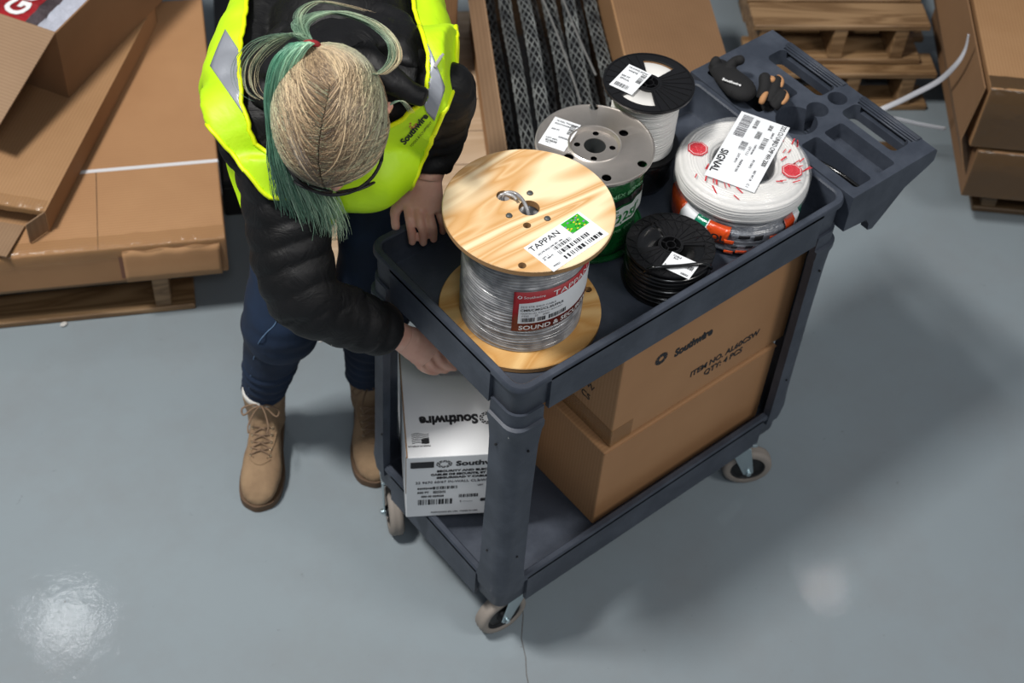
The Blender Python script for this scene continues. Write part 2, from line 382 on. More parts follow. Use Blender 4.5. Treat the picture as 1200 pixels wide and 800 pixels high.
# --- materials
t = NT('grey_cable_winding', 0.28, 0.0, (150, 151, 154)); n = t.noise(50, 4); t.color(t.mix(t.ramp(n, [(0.35, (0,0,0)), (0.7, (255,255,255))]), (118, 119, 122), (168, 168, 170))); t.set(**{'Coat_Weight': 0.8, 'Coat_Roughness': 0.12}); M['cable_grey'] = t.m
t = NT('white_cable', 0.35, 0, (218, 216, 212)); t.set(**{'Coat_Weight': 0.4}); M['cable_white'] = t.m
t = NT('black_cable', 0.22, 0, (14, 14, 15)); t.set(**{'Coat_Weight': 0.6, 'Coat_Roughness': 0.1}); M['cable_black'] = t.m
t = NT('brushed_steel', 0.36, 0.85, (176, 172, 168)); n = t.noise(22, 5, rough=0.7); t.color(t.mix(t.ramp(n, [(0.4, (0,0,0)), (0.75, (150,150,150))]), (204, 196, 188), (168, 160, 152))); t.bump(n, 0.1, 0.001); M['steel'] = t.m
t = NT('steel_dark', 0.5, 0.6, (92, 96, 96)); M['bolt'] = t.m
def film_mat(name, a, b, scale=9):
    t = NT(name, 0.25); n = t.noise(scale, 5, rough=0.65, dist=1.0); t.color(t.mix(t.ramp(n, [(0.4, (0,0,0)), (0.65, (255,255,255))]), a, b)); t.bump(t.noise(scale * 4, 5, dist=2.0), 0.8, 0.004); t.set(**{'Coat_Weight': 0.7, 'Coat_Roughness': 0.1}); return t.m
M['green_film'] = film_mat('green_printed_film', (20, 98, 46), (14, 74, 36)); M['black_film'] = film_mat('black_wrap_film', (22, 22, 24), (12, 12, 13), 14)
M['grey_film'] = film_mat('grey_translucent_film', (128, 132, 140), (84, 88, 96), 16); M['orange_film'] = film_mat('orange_printed_film', (226, 84, 34), (206, 66, 26))
M['teal_film'] = film_mat('teal_printed_film', (14, 128, 96), (10, 110, 84)); M['sticker_green'] = NT('hologram_green', 0.3, 0, (52, 168, 44)).m
M['red_sticker'] = film_mat('red_sticker', (214, 44, 56), (222, 66, 76), 60)

def winding(r, z0, z1, pitch, inner=0.02, depth=0.45, n=64, wob=0.0, seed=0):
    """wound cable as a scalloped surface of revolution with a little disorder"""
    rnd = random.Random(seed); k = max(3, int(round((z1 - z0) / pitch))); pr = [(inner, z0)]
    for i in range(k):
        dr = rnd.uniform(-wob, wob)
        for j in range(5):
            a = PI * j / 4; zc = z0 + (i + 0.5) * (z1 - z0) / k
            pr.append((r + dr - pitch * depth * (1 - math.sin(a)), zc - math.cos(a) * (z1 - z0) / k / 2))
    pr.append((inner, z1)); mb = MB(); mb.lathe(pr, n, closed_prof=True)
    return mb

# ---- plywood reel of grey cable
wx, wy, wr, wt = 0.1665, 0.1945, 0.146, 0.0125
reel = thing('plywood_cable_reel', 'large plywood reel of grey cable with white label on top and red wrap label', 'cable reel', (wx, wy, ZT))
Z1 = 1.065 - ZT
def ply_flange(name, z, r, mat, holes):
    mb = MB(); mb.lathe([(r - 0.0015, z), (r, z + 0.0015), (r, z + wt - 0.0015), (r - 0.0015, z + wt)], 96)
    o = mb.build(name, mat, reel, mats=[mat, M['ply_edge']])
    for hx, hy, hr in holes:
        c_ = MB(); c_.lathe([(hr, z - 0.01), (hr, z + wt + 0.01)], 28, c=(hx, hy)); boolean(o, c_)
    for p in o.data.polygons: p.material_index = 1 if abs(p.normal.z) < 0.6 else 0
    return o
ply_flange('lower_flange', 0.0, wr, M['ply_low'], [(0.2922 - wx, 0.1535 - wy, 0.007)])
ply_flange('upper_flange', Z1 - wt, wr, M['ply'], [(0, 0, 0.018), (0.150 - wx, 0.242 - wy, 0.0125), (0.1377 - wx, 0.1647 - wy, 0.0068), (0.0737 - wx, 0.0985 - wy, 0.0068)])
wd_ = winding(0.110, wt, Z1 - wt, 0.0062, 0.022, 0.42, 96, 0.0006, 3)
wnd = wd_.build('cable_winding', M['cable_grey'], reel, smooth=True)
for v in wnd.data.vertices:      # the turns are not perfectly level
    a = math.atan2(v.co.y, v.co.x); rr = math.hypot(v.co.x, v.co.y)
    if rr > 0.05 and 0.02 < v.co.z < Z1 - 0.02: v.co.z += 0.0022 * math.sin(2 * a + v.co.z * 60) + 0.0012 * math.sin(5 * a + v.co.z * 130)
for k, (bx, by) in enumerate(((0.1897, 0.2208), (0.1275, 0.1995), (0.175, 0.1569))):
    b = MB(); b.lathe([(0.0056, Z1), (0.0056, Z1 + 0.001), (0.0046, Z1 + 0.0026), (0.0022, Z1 + 0.0034)], 20, c=(bx - wx, by - wy)); b.build('bolt', M['bolt'], reel, smooth=True, auto=50)
ce = MB(); P_ = [Vector(p) for p in ((0.146-wx, 0.236-wy, Z1 - 0.02), (0.147-wx, 0.240-wy, Z1 + 0.004), (0.155-wx, 0.236-wy, Z1 + 0.010), (0.162-wx, 0.222-wy, Z1 + 0.012), (0.165-wx, 0.206-wy, Z1 + 0.004), (0.163-wx, 0.190-wy, Z1 - 0.012), (0.160-wx, 0.182-wy, Z1 - 0.05))]
def smooth_path(P, n=8):
    out = []
    for i in range(len(P) - 1):
        p0 = P[max(i-1, 0)]; p1 = P[i]; p2 = P[i+1]; p3 = P[min(i+2, len(P)-1)]
        for k in range(n):
            t_ = k / n; out.append(0.5 * ((2*p1) + (p2-p0)*t_ + (2*p0-5*p1+4*p2-p3)*t_*t_ + (3*p1-p0-3*p2+p3)*t_**3))
    out.append(P[-1]); return out
ce.tube(smooth_path(P_), 0.0032, 10); ce.build('cable_end', M['cable_grey'], reel, smooth=True)
ce = MB(); ce.tube(smooth_path([p + Vector((-0.006, 0.003, -0.003)) for p in P_[:4]] + [P_[3] + Vector((-0.006, -0.006, -0.004))]), 0.0028, 10); ce.build('cable_end', M['cable_grey'], reel, smooth=True)
lb, LM = sticker('paper_label', reel, (0.1059 - wx, 0.0576 - wy, Z1 + 0.0002), (0.129, 0.0116, 0), (-0.0043, 0.0715, 0), 0.130, 0.070)
text('printed_text', 'TAPPAN', 0.0155, M['ink'], lb, off(LM, 0.004, 0.0535), xs=1.15)
text('printed_text', '22/2 STR SHLD CMR GRY 1000', 0.0042, M['ink_grey'], lb, off(LM, 0.006, 0.041)); text('printed_text', 'QTY  1\nM  1000 FT', 0.0044, M['ink_grey'], lb, off(LM, 0.006, 0.030)); text('printed_text', '993221', 0.005, M['ink_grey'], lb, off(LM, 0.008, 0.006))
barcode(lb, LM, 0.036, 0.0315, 0.040, 0.0075, 3); barcode(lb, LM, 0.036, 0.0195, 0.070, 0.0085, 4); barcode(lb, LM, 0.036, 0.006, 0.088, 0.0085, 5)
hs = MB(); rnd = random.Random(4)
hs.add([LM @ Vector((a, b, 0.0009)) for a, b in ((0.084, 0.040), (0.124, 0.040), (0.124, 0.068), (0.084, 0.068))], [(0, 1, 2, 3)])
st = hs.build('foil_sticker', M['sticker_green'], lb)
spc = [NT('foil_yellow', 0.3, 0, (236, 200, 70)).m, NT('foil_violet', 0.3, 0, (150, 90, 190)).m, NT('foil_dark', 0.4, 0, (40, 60, 40)).m]
mb = MB()
for i in range(8):
    for j in range(5):
        if rnd.random() < 0.7:
            x = 0.0855 + i * 0.0048; y = 0.0415 + j * 0.0053 + (i % 2) * 0.002; s_ = rnd.uniform(0.0012, 0.002)
            mb.add([LM @ Vector((a, b, 0.0012)) for a, b in ((x - s_, y - s_*0.6), (x + s_, y - s_*0.6), (x + s_, y + s_*0.6), (x - s_, y + s_*0.6))], [(0, 1, 2, 3)], rnd.randrange(3))
mb.build('foil_pattern', parent=st if False else lb, mats=spc)
# red and white wrap label
A0, A1 = math.radians(-139), math.radians(-34)
def bend(R, tilt=0.016, cz=0.0):
    def fn(v):
        a = A0 + v.x / R; return Vector((R * math.cos(a), R * math.sin(a), 0.071 + cz + v.y + tilt * (v.x / (R * (A1 - A0))) + 0.0))
    return fn
def bent_patch(name, x0, x1, y0, y1, R, mat, parent, fn, n=36, wav=0.0):
    mb = MB(); r1 = [];
    for k in range(n + 1):
        x = x0 + (x1 - x0) * k / n
        r1.append((Vector((x, y0, 0)), Vector((x, y1 + wav * math.sin(k / n * PI), 0))))
    vs = []; fs = []
    for a, b in r1: vs += [fn(a), fn(b)]
    for k in range(n): fs.append((2*k, 2*k+2, 2*k+3, 2*k+1))
    mb.add(vs, fs); o = mb.build(name, mat, parent, smooth=True); return o
LW = 0.1118 * (A1 - A0)
rl = bent_patch('wrap_label', 0, LW, 0, 0.098, 0.1118, M['red_ink'], reel, bend(0.1118))
sm = rl.modifiers.new('t', 'SOLIDIFY'); sm.thickness = 0.0005
bent_patch('label_panel', 0.010, LW, 0.020, 0.070, 0.1122, M['paper'], rl, bend(0.1122), wav=0.006)
def wl(s_, x, y, size, mat, xs=1.0, b=0.0): text('printed_text', s_, size, mat, rl, fn=lambda v: bend(0.1127)(Vector((v.x + x, v.y + y, 0))), xs=xs, bold=b, depth=0)
wl('SOUND & SECURITY', 0.012, 0.0045, 0.0145, M['white_ink'], 1.12, 0.02); wl('TAPPAN', 0.068, 0.078, 0.018, M['white_ink'], 1.3)
wl('Southwire', 0.017, 0.083, 0.009, M['white_ink']); wl('22/2 STR SHLD CABLE', 0.013, 0.060, 0.0065, M['ink_grey']); wl('CMR/CMG/CL3R/FPLR', 0.013, 0.051, 0.0082, M['ink'], 1.0, 0.02)
wl('MADE IN USA  SUNLIGHT RESISTANT', 0.014, 0.044, 0.0045, M['ink_grey']); wl('FT02      22     6002', 0.016, 0.037, 0.006, M['ink_grey'])
for x, wd, sd in ((0.016, 0.022, 8), (0.044, 0.012, 9), (0.064, 0.034, 10)):
    mb = MB(); p = 0; rnd = random.Random(sd)
    while p < wd:
        b = rnd.choice((0.0006, 0.0012, 0.0018)); f_ = bend(0.1127)
        mb.add([f_(Vector((x + p + a, 0.024 + c, 0))) for a, c in ((0, 0), (b, 0), (b, 0.010), (0, 0.010))], [(0, 1, 2, 3)]); p += b + rnd.choice((0.0006, 0.0012))
    mb.build('barcode', M['ink'], rl)
fm = MB(); f_ = bend(0.1127)
for r0, a0 in ((0.0035, 0), ):
    ring = []; 
    fm.add([f_(Vector((0.0105 + rr * math.cos(2*PI*k/20), 0.0865 + rr * math.sin(2*PI*k/20), 0))) for rr in (0.0022, 0.0040) for k in range(20)], [(k, (k+1) % 20, 20 + (k+1) % 20, 20 + k) for k in range(20) if k not in (3, 12)])
fm.build('round_emblem', M['white_ink'], rl)

# ---- steel reel in green film
sx_, sy_, sr = 0.405, 0.293, 0.1085
sreel = thing('steel_cable_reel', 'steel-flanged reel wrapped in green printed film, behind the plywood reel', 'cable reel', (sx_, sy_, ZT))
Z2 = 1.01 - ZT
def st_flange(name, z, mat, holes=True, up=1):
    pr = [(0.020, z - 0.0035 * up), (0.038, z - 0.0045 * up), (0.0420, z - 0.0040 * up), (0.0455, z + 0.0022 * up), (0.0480, z + 0.0028 * up), (0.0515, z), (sr - 0.006, z), (sr - 0.003, z + 0.0016 * up), (sr, z + 0.0006 * up), (sr, z - 0.004 * up), (sr - 0.002, z - 0.004 * up), (sr - 0.004, z - 0.0018 * up), (0.050, z - 0.0018 * up), (0.044, z - 0.0052 * up), (0.020, z - 0.0052 * up)]
    mb = MB(); mb.lathe(pr, 96, closed_prof=True); o = mb.build(name, mat, sreel)
    hs = [(0.4239, 0.3124, 0.0058), (0.377, 0.3098, 0.0058), (0.4235, 0.2659, 0.0058), (0.3773, 0.264, 0.0058)] + [(0.4646, 0.3662, 0.0085), (0.4631, 0.2809, 0.0088), (0.4357, 0.1998, 0.0088), (0.36, 0.21, 0.0088), (0.34, 0.29, 0.0088)] if holes else []
    for hx, hy, hr in hs:
        dx, dy = hx - 0.4005, hy - 0.288
        c_ = MB(); c_.lathe([(hr, z - 0.02), (hr, z + 0.02)], 20, c=(dx, dy)); boolean(o, c_)
    for p in o.data.polygons: p.use_smooth = True
    o.data.set_sharp_from_angle(angle=math.radians(40)); return o
st_flange('upper_flange', Z2, M['steel']); st_flange('lower_flange', 0.0062, M['green_film'], False, -1)
b = MB(); b.lathe([(0.020, 0.01), (0.020, Z2 - 0.006), (0.023, Z2 - 0.006), (0.023, 0.01)], 40, closed_prof=True); b.build('core_tube', M['bolt'], sreel, smooth=True, auto=40)
# film bag: wider at the top, creased
mb = MB(); rings = []; N_ = 120; rnd = random.Random(5)
for i in range(15):
    q = i / 14; z = 0.010 + (Z2 - 0.012) * q; ring = []
    for k in range(N_):
        a = 2*PI*k/N_
        base = 0.092 + 0.012 * q ** 2 + 0.012 * max(0, 0.25 - q) * 2
        r_ = base + 0.0022 * noise.noise(Vector((math.cos(a)*3, math.sin(a)*3, z*14))) + 0.0012 * math.sin(a*17 + z*60) * (0.4 + q)
        if math.cos(a - math.radians(-28)) > 0.90 and q > 0.75: r_ += 0.010 * (q - 0.75) * 4 * (math.cos(a - math.radians(-28)) - 0.90) * 10
        if math.cos(a - math.radians(32)) > 0.0: r_ = min(r_, 0.084 + 0.006 * q)
        ring.append(Vector((r_ * math.cos(a), r_ * math.sin(a), z)))
    rings.append(ring)
mb.rings(rings, cap0=False, cap1=False)
gf = mb.build('printed_film', M['green_film'], sreel, smooth=True); gf.modifiers.new('s', 'SOLIDIFY').thickness = 0.0008
b = MB(); b.lathe([(0.024, 0.01), (0.080, 0.01), (0.080, Z2 - 0.01), (0.024, Z2 - 0.01)], 48, closed_prof=True); b.build('cable_winding', M['cable_black'], sreel, smooth=True, auto=40)
def bend2(R0, a0):
    def fn(v):
        z = 0.02 + v.y + 0.10 * max(0.0, v.x - 0.03); q = z / Z2; R = R0 + 0.012 * q ** 2
        a = a0 + v.x / R; R += 0.0022 * noise.noise(Vector((math.cos(a)*3, math.sin(a)*3, z*14))) + 0.0012 * math.sin(a*17 + z*60) * (0.4 + q)
        return Vector((R * math.cos(a), R * math.sin(a), z))
    return fn
g0 = math.radians(-125); F1 = bend2(0.0936, g0); F2 = bend2(0.0942, g0)
def strip(name, x0, x1, y0, y1, mat, parent, F=F1, n=60, m=6):
    mb = MB(); vs = [F(Vector((x0 + (x1-x0)*i/n, y0 + (y1-y0)*j/m, 0))) for i in range(n+1) for j in range(m+1)]
    mb.add(vs, [(i*(m+1)+j, (i+1)*(m+1)+j, (i+1)*(m+1)+j+1, i*(m+1)+j+1) for i in range(n) for j in range(m)]); return mb.build(name, mat, parent, smooth=True)
strip('black_stripe', -0.02, 0.125, 0.112, 0.130, M['black_film'], gf); wp = strip('white_panel', -0.02, 0.125, 0.058, 0.106, pale_mat('white_print', (206, 212, 208), 0.3), gf)
M['green_ink'] = NT('green_ink', 0.4, 0, (18, 110, 52)).m
def gt(s_, x, y, size, mat, xs=1.0, b=0.03): text('printed_text', s_, size, mat, gf, fn=lambda v: F2(Vector((v.x + x, v.y + y, 0))), xs=xs, bold=b, depth=0)
gt('12', 0.018, 0.062, 0.040, M['green_ink'], 0.9, 0.04); gt("250'", 0.056, 0.066, 0.034, M['green_ink'], 0.75, 0.03); gt('THHN', 0.020, 0.097, 0.008, M['green_ink']); gt('ROMEX BOND', 0.004, 0.138, 0.014, pale_mat('pale_green_print', (120, 176, 132), 0.3), 1.0, 0.01); gt('COPPER  600V', 0.020, 0.040, 0.010, pale_mat('pale_green_print_dim', (96, 150, 108), 0.3))
lb, LM = sticker('paper_label', sreel, (0.3221 - sx_, 0.3541 - sy_, Z2 + 0.001), (0.3454 - 0.3221, 0.309 - 0.3541, 0), (0.3942 - 0.3221, 0.3877 - 0.3541, 0), 0.0508, 0.0795)
for i, (s_, x, y) in enumerate((('12 SOL THHN GRN', 0.006, 0.070), ('SOUTHWIRE', 0.006, 0.062), ('250 FT', 0.006, 0.046), ('22955858', 0.026, 0.030), ('LOT 4471', 0.006, 0.020), ('W-1', 0.010, 0.008))):
    text('printed_text', s_, 0.0055, M['ink_grey'], lb, off(LM, x, y))
barcode(lb, LM @ Matrix.Translation((0.046, 0.045, 0)) @ Matrix.Rotation(PI/2, 4, 'Z'), 0, 0, 0.030, 0.010, 6); barcode(lb, LM, 0.008, 0.013, 0.022, 0.005, 7)

# ---- black plastic reels
def sector_cut(r0, r1, a0, a1, z0, z1):
    c_ = MB(); n_ = 12; ring = [(r1 * math.cos(a0 + (a1-a0)*k/n_), r1 * math.sin(a0 + (a1-a0)*k/n_)) for k in range(n_+1)] + [(r0 * math.cos(a1 - (a1-a0)*k/n_), r0 * math.sin(a1 - (a1-a0)*k/n_)) for k in range(n_+1)]
    c_.rings([[Vector((x, y, z)) for x, y in ring] for z in (z0, z1)]); return c_
def poly_cut(poly, z0, z1):
    c_ = MB(); c_.rings([[Vector((x, y, z)) for x, y in poly] for z in (z0, z1)]); return c_
def black_flange(name, parent, r, z, th, cuts=(), ribs=14, rh=0.0016, top=True, web=False):
    mb = MB(); mb.lathe([(0.019, z), (r, z), (r, z + th), (0.019, z + th)], 72, closed_prof=True)
    o = mb.build(name, M['black'], parent)
    for c_ in cuts: boolean(o, c_)
    for p in o.data.polygons: p.use_smooth = True
    o.data.set_sharp_from_angle(angle=math.radians(35))
    return o
def ribs_on(name, parent, segs, z, wdt=0.0014, hh=0.0016):
    mb = MB()
    for (x0, y0, x1, y1) in segs:
        d = Vector((x1 - x0, y1 - y0, 0)); n_ = Vector((-d.y, d.x, 0)).normalized() * wdt / 2
        r0 = [Vector((x0, y0, z)) - n_, Vector((x0, y0, z)) + n_, Vector((x1, y1, z)) + n_, Vector((x1, y1, z)) - n_]
        mb.rings([r0, [v + Vector((0, 0, hh)) for v in r0]])
    return mb.build(name, M['black'], parent)
def hub(parent, z0, z1, r=0.0195):
    mb = MB(); mb.lathe([(r - 0.0025, z0), (r, z0), (r, z1), (r - 0.0025, z1)], 36, closed_prof=True); mb.lathe([(0.008, z0), (0.0095, z0), (0.0095, z1 - 0.001), (0.008, z1 - 0.001)], 24, closed_prof=True)
    for k in range(4):
        a = PI/2 * k + 0.4; Mx = Matrix.Rotation(a, 4, 'Z'); mb.box((0.009, -0.0009, z0), (r - 0.001, 0.0009, z1 - 0.002), Mx)
    return mb.build('hub', M['black'], parent, smooth=True, auto=40)

# white-wire reel, standing on a film-wrapped reel
bx_, by_, br = 0.574, 0.340, 0.0855; Z3 = 1.04
low = thing('film_wrapped_reel', 'small reel wrapped in black film lying under the reel of white wire', 'cable reel', (bx_, by_ - 0.008, ZT))
mb = MB(); rings = []
for i, (r_, z) in enumerate(((0.052, 0.0), (0.058, 0.004), (0.063, 0.02), (0.059, 0.04), (0.063, 0.06), (0.060, 0.076), (0.052, 0.082))):
    rings.append([Vector((r_ * (1 + 0.03 * noise.noise(Vector((math.cos(2*PI*k/60)*4, math.sin(2*PI*k/60)*4, z*40)))) * math.cos(2*PI*k/60), r_ * (1 + 0.03 * noise.noise(Vector((math.cos(2*PI*k/60)*4, math.sin(2*PI*k/60)*4, z*40)))) * math.sin(2*PI*k/60), z)) for k in range(60)])
mb.rings(rings); mb.build('film_wrap', M['black_film'], low, smooth=True)
b = MB(); b.lathe([(0.020, 0.0822), (0.030, 0.0822), (0.030, 0.0828), (0.020, 0.0828)], 30, closed_prof=True); b.build('core_ring', M['black'], low)
r3 = thing('black_plastic_reel', 'black plastic reel wound with white wire, behind the steel reel', 'cable reel', (bx_, by_, 0.8902))
T3 = Z3 - 0.8902
U_ = lambda x, y: (x - 0.5744, y - 0.3231)
win1 = [(0.045, 0.062), (0.074, 0.020), (0.022, -0.012), (-0.002, 0.028)]
cuts = [sector_cut(0.024, 0.066, math.radians(2), math.radians(58), T3 - 0.02, T3 + 0.01), sector_cut(0.024, 0.066, math.radians(178), math.radians(238), T3 - 0.02, T3 + 0.01)]
black_flange('upper_flange', r3, br, T3 - 0.004, 0.004, cuts); black_flange('lower_flange', r3, 0.0755, 0.0, 0.004)
segs = [(0.024 * math.cos(a), 0.024 * math.sin(a), 0.080 * math.cos(a), 0.080 * math.sin(a)) for a in [math.radians(x) for x in list(range(66, 178, 13)) + list(range(244, 360, 13))]]
segs += [(0.082 * math.cos(a), 0.082 * math.sin(a), 0.082 * math.cos(a + 0.1), 0.082 * math.sin(a + 0.1)) for a in [2*PI*k/63 for k in range(63)]]
ribs_on('stiffening_ribs', r3, segs, T3, 0.0011, 0.0013); hub(r3, 0.0, T3 + 0.001)
winding(0.063, 0.005, T3 - 0.0045, 0.0034, 0.020, 0.42, 72, 0.0012, 6).build('wire_winding', M['cable_white'], r3, smooth=True)
c_ = MB()
for k in range(9): c_.lathe([(0.0275 + 0.0042 * k + 0.0021 * math.cos(a), T3 - 0.0075 + 0.0021 * math.sin(a)) for a in [2*PI*j/8 for j in range(8)]], 60, closed_prof=True)
c_.build('wire_turns', M['cable_white'], r3, smooth=True)
lb, LM = sticker('paper_label', r3, (U_(0.5077, 0.3595)[0], U_(0.5077, 0.3595)[1], T3 + 0.0014), (0.5227 - 0.5077, 0.3127 - 0.3595, 0), (0.574 - 0.5077, 0.3962 - 0.3595, 0), 0.0485, 0.073)
for s_, x, y in (('14 AWG MTW', 0.004, 0.064), ('WHITE', 0.008, 0.055), ('500 FT', 0.004, 0.036), ('SPOOL', 0.006, 0.028)): text('printed_text', s_, 0.0062, M['ink_grey'], lb, off(LM, x, y))
barcode(lb, LM, 0.006, 0.006, 0.028, 0.011, 11); barcode(lb, LM @ Matrix.Translation((0.045, 0.034, 0)) @ Matrix.Rotation(PI/2, 4, 'Z'), 0, 0, 0.030, 0.010, 12)

# near reel of thick black cable
nx_, ny_, nr = 0.4375, 0.1025, 0.0815; T4 = 0.892 - ZT
r4 = thing('black_plastic_reel', 'black plastic reel of thick black cable in front of the steel reel', 'cable reel', (nx_, ny_, ZT))
la = math.atan2(0.0802 - 0.1369, 0.4251 - 0.4047)
cd_ = lambda x, y: (x * math.cos(la) - y * math.sin(la), x * math.sin(la) + y * math.cos(la))
def chord(y0, y1, x0, x1): return poly_cut([cd_(x0, y0), cd_(x1, y0), cd_(x1 * 0.8 if y1 > y0 else x1, y1), cd_(x0 * 0.8 if y1 > y0 else x0, y1)], T4 - 0.02, T4 + 0.01)
cuts = [sector_cut(0.023, 0.062, la + math.radians(-42), la + math.radians(34), T4 - 0.02, T4 + 0.01), sector_cut(0.023, 0.062, la + math.radians(146), la + math.radians(222), T4 - 0.02, T4 + 0.01)]
black_flange('upper_flange', r4, nr, T4 - 0.004, 0.003, cuts); black_flange('lower_flange', r4, nr, 0.0, 0.004)
segs = []; N2 = 26
for k in range(N2):
    a = 2*PI*k/N2; b_ = 2*PI*(k+1)/N2; m_ = (a + b_) / 2
    segs += [(0.064*math.cos(a), 0.064*math.sin(a), 0.080*math.cos(m_), 0.080*math.sin(m_)), (0.080*math.cos(m_), 0.080*math.sin(m_), 0.064*math.cos(b_), 0.064*math.sin(b_)), (0.064*math.cos(a), 0.064*math.sin(a), 0.064*math.cos(b_), 0.064*math.sin(b_)), (0.0805*math.cos(a), 0.0805*math.sin(a), 0.0805*math.cos(b_), 0.0805*math.sin(b_))]
    da = (a - la) % (2*PI)
    if (math.radians(38) < da < math.radians(142)) or (math.radians(226) < da < math.radians(314)):
        segs += [(0.024*math.cos(a), 0.024*math.sin(a), 0.064*math.cos(a), 0.064*math.sin(a)), (0.040*math.cos(a), 0.040*math.sin(a), 0.064*math.cos(b_), 0.064*math.sin(b_))]
ribs_on('stiffening_ribs', r4, segs, T4 - 0.001, 0.0013, 0.0015); hub(r4, 0.0, T4 + 0.001, 0.0205)
w4 = winding(0.0795, 0.0045, T4 - 0.0045, 0.0096, 0.020, 0.5, 72, 0.0016, 9).build('cable_winding', M['cable_black'], r4, smooth=True)
for v in w4.data.vertices:
    a = math.atan2(v.co.y, v.co.x)
    if math.hypot(v.co.x, v.co.y) > 0.05 and 0.012 < v.co.z < T4 - 0.012: v.co.z += 0.0025 * math.sin(a + v.co.z * 50)
c_ = MB()
for k in range(5): c_.lathe([(0.028 + 0.0084 * k + 0.0041 * math.cos(a), T4 - 0.009 + 0.0041 * math.sin(a)) for a in [2*PI*j/10 for j in range(10)]], 60, closed_prof=True)
c_.build('cable_turns', M['cable_black'], r4, smooth=True)
c_ = MB(); c_.tube(smooth_path([Vector(p) for p in ((-0.076, -0.012, T4 - 0.02), (-0.070, -0.026, T4 + 0.004), (-0.030, -0.052, T4 + 0.006), (0.012, -0.073, T4 + 0.004), (0.030, -0.078, T4 - 0.014))]), 0.0036, 10); c_.build('cable_end', M['cable_black'], r4, smooth=True)
lb, LM = sticker('paper_label', r4, (0.3832 - 0.4355 - 0.001, 0.0664 - 0.0975, T4 + 0.0012), (0.0209, -0.0567, 0), (0.0420, 0.0170, 0), 0.056, 0.0445)
LM = LM; text('printed_text', 'CABLE\n  BLK', 0.0055, M['ink_grey'], lb, off(LM, 0.006, 0.036)); text('printed_text', 'S', 0.010, M['ink'], lb, off(LM, 0.002, 0.004)); barcode(lb, LM, 0.034, 0.020, 0.018, 0.010, 13); barcode(lb, LM, 0.036, 0.003, 0.016, 0.005, 14)

# ---- coil bundles at the handle end
def coil(name, parent, R, ri, z0, z1, mat, seed, pitch=0.0062, wob=0.0012, n=90):
    rnd = random.Random(seed); pr = []; hh = z1 - z0; k = max(3, int(hh / pitch)); rd = 0.014
    def edge(p, q, bulge, cnt):
        for i in range(cnt):
            for j in range(4):
                t_ = (i + j / 4) / cnt; s_ = math.sin(PI * j / 4); nx, nz = q[1] - p[1], -(q[0] - p[0]); l_ = math.hypot(nx, nz)
                o_ = bulge * (1 - s_) + rnd.uniform(-wob, wob) * (j == 2)
                pr.append((p[0] + (q[0]-p[0])*t_ - nx / l_ * o_, p[1] + (q[1]-p[1])*t_ - nz / l_ * o_))
    edge((ri, z0), (R - rd, z0), 0.001, 4); edge((R - rd, z0), (R, z0 + rd), 0.001, 2)
    edge((R, z0 + rd), (R, z1 - rd), 0.0016, max(2, k - 3)); edge((R, z1 - rd), (R - rd, z1), 0.0016, 2); edge((R - rd, z1), (ri + 0.01, z1), 0.0012, 8); edge((ri + 0.01, z1), (ri, z1 - 0.012), 0.001, 2)
    edge((ri, z1 - 0.012), (ri, z0), 0.0012, 4)
    pr = [(a, b) for a, b in reversed(pr)]
    mb = MB(); mb.lathe(pr, n, closed_prof=True); o = mb.build(name, mat, parent, smooth=True)
    for v in o.data.vertices:
        a = math.atan2(v.co.y, v.co.x); nn = noise.noise(Vector((math.cos(a)*2.2 + seed, math.sin(a)*2.2, v.co.z*12)))
        f_ = 1 + 0.018 * nn; v.co.x *= f_; v.co.y *= f_; v.co.z += 0.0018 * math.sin(3*a + seed) * (v.co.z - z0) / hh
    return o
kx, ky = 0.662, 0.152
c5 = thing('wrapped_cable_coil', 'coil of cable in orange, green and clear grey film lying under the white cable coil', 'cable coil', (kx - 0.004, ky - 0.004, ZT + 0.0024))
coil('cable_bundle', c5, 0.121, 0.045, 0.0, 0.070, M['grey_film'], 4, 0.010, 0.002)
def patch_on(parent, name, a0, a1, z0, z1, R, mat, skew=0.0, n=14, m=4, top=None):
    mb = MB(); vs = []
    for i in range(n + 1):
        for j in range(m + 1):
            z = z0 + (z1 - z0) * j / m; a = math.radians(a0 + (a1 - a0) * i / n) + skew * (z - z0)
            rd = 0.014; dz = max(0, z - (0.070 - rd)) if top is None else 0; dz2 = max(0, rd - z)
            R_ = R - rd + math.sqrt(max(rd*rd - dz*dz, 0)) if dz > 0 else (R - rd + math.sqrt(max(rd*rd - dz2*dz2, 0)) if dz2 > 0 else R)
            nn = noise.noise(Vector((math.cos(a)*2.2 + 4, math.sin(a)*2.2, z*12))); R_ = R_ * (1 + 0.018 * nn) + 0.0022
            vs.append(Vector((R_ * math.cos(a), R_ * math.sin(a), z + 0.0006)))
    mb.add(vs, [(i*(m+1)+j, (i+1)*(m+1)+j, (i+1)*(m+1)+j+1, i*(m+1)+j+1) for i in range(n) for j in range(m)])
    o = mb.build(name, mat, parent, smooth=True); o.modifiers.new('s', 'SOLIDIFY').thickness = 0.0004; return o
for a0, a1, mat, nm in ((130, 163, 'orange_film', 'orange_band'), (163, 180, 'paper', 'white_band'), (180, 192, 'teal_film', 'teal_band'), (192, 195, 'paper', 'white_band'), (195, 216, 'orange_film', 'orange_band'), (270, 284, 'orange_film', 'orange_band'), (284, 294, 'paper', 'white_band'), (294, 306, 'teal_film', 'teal_band')):
    patch_on(c5, nm, a0, a1, 0.006 if a0 < 195 else (0.03 if a0 < 216 else 0.022), 0.0695, 0.121, M[mat], 1.2)
rnd = random.Random(12)
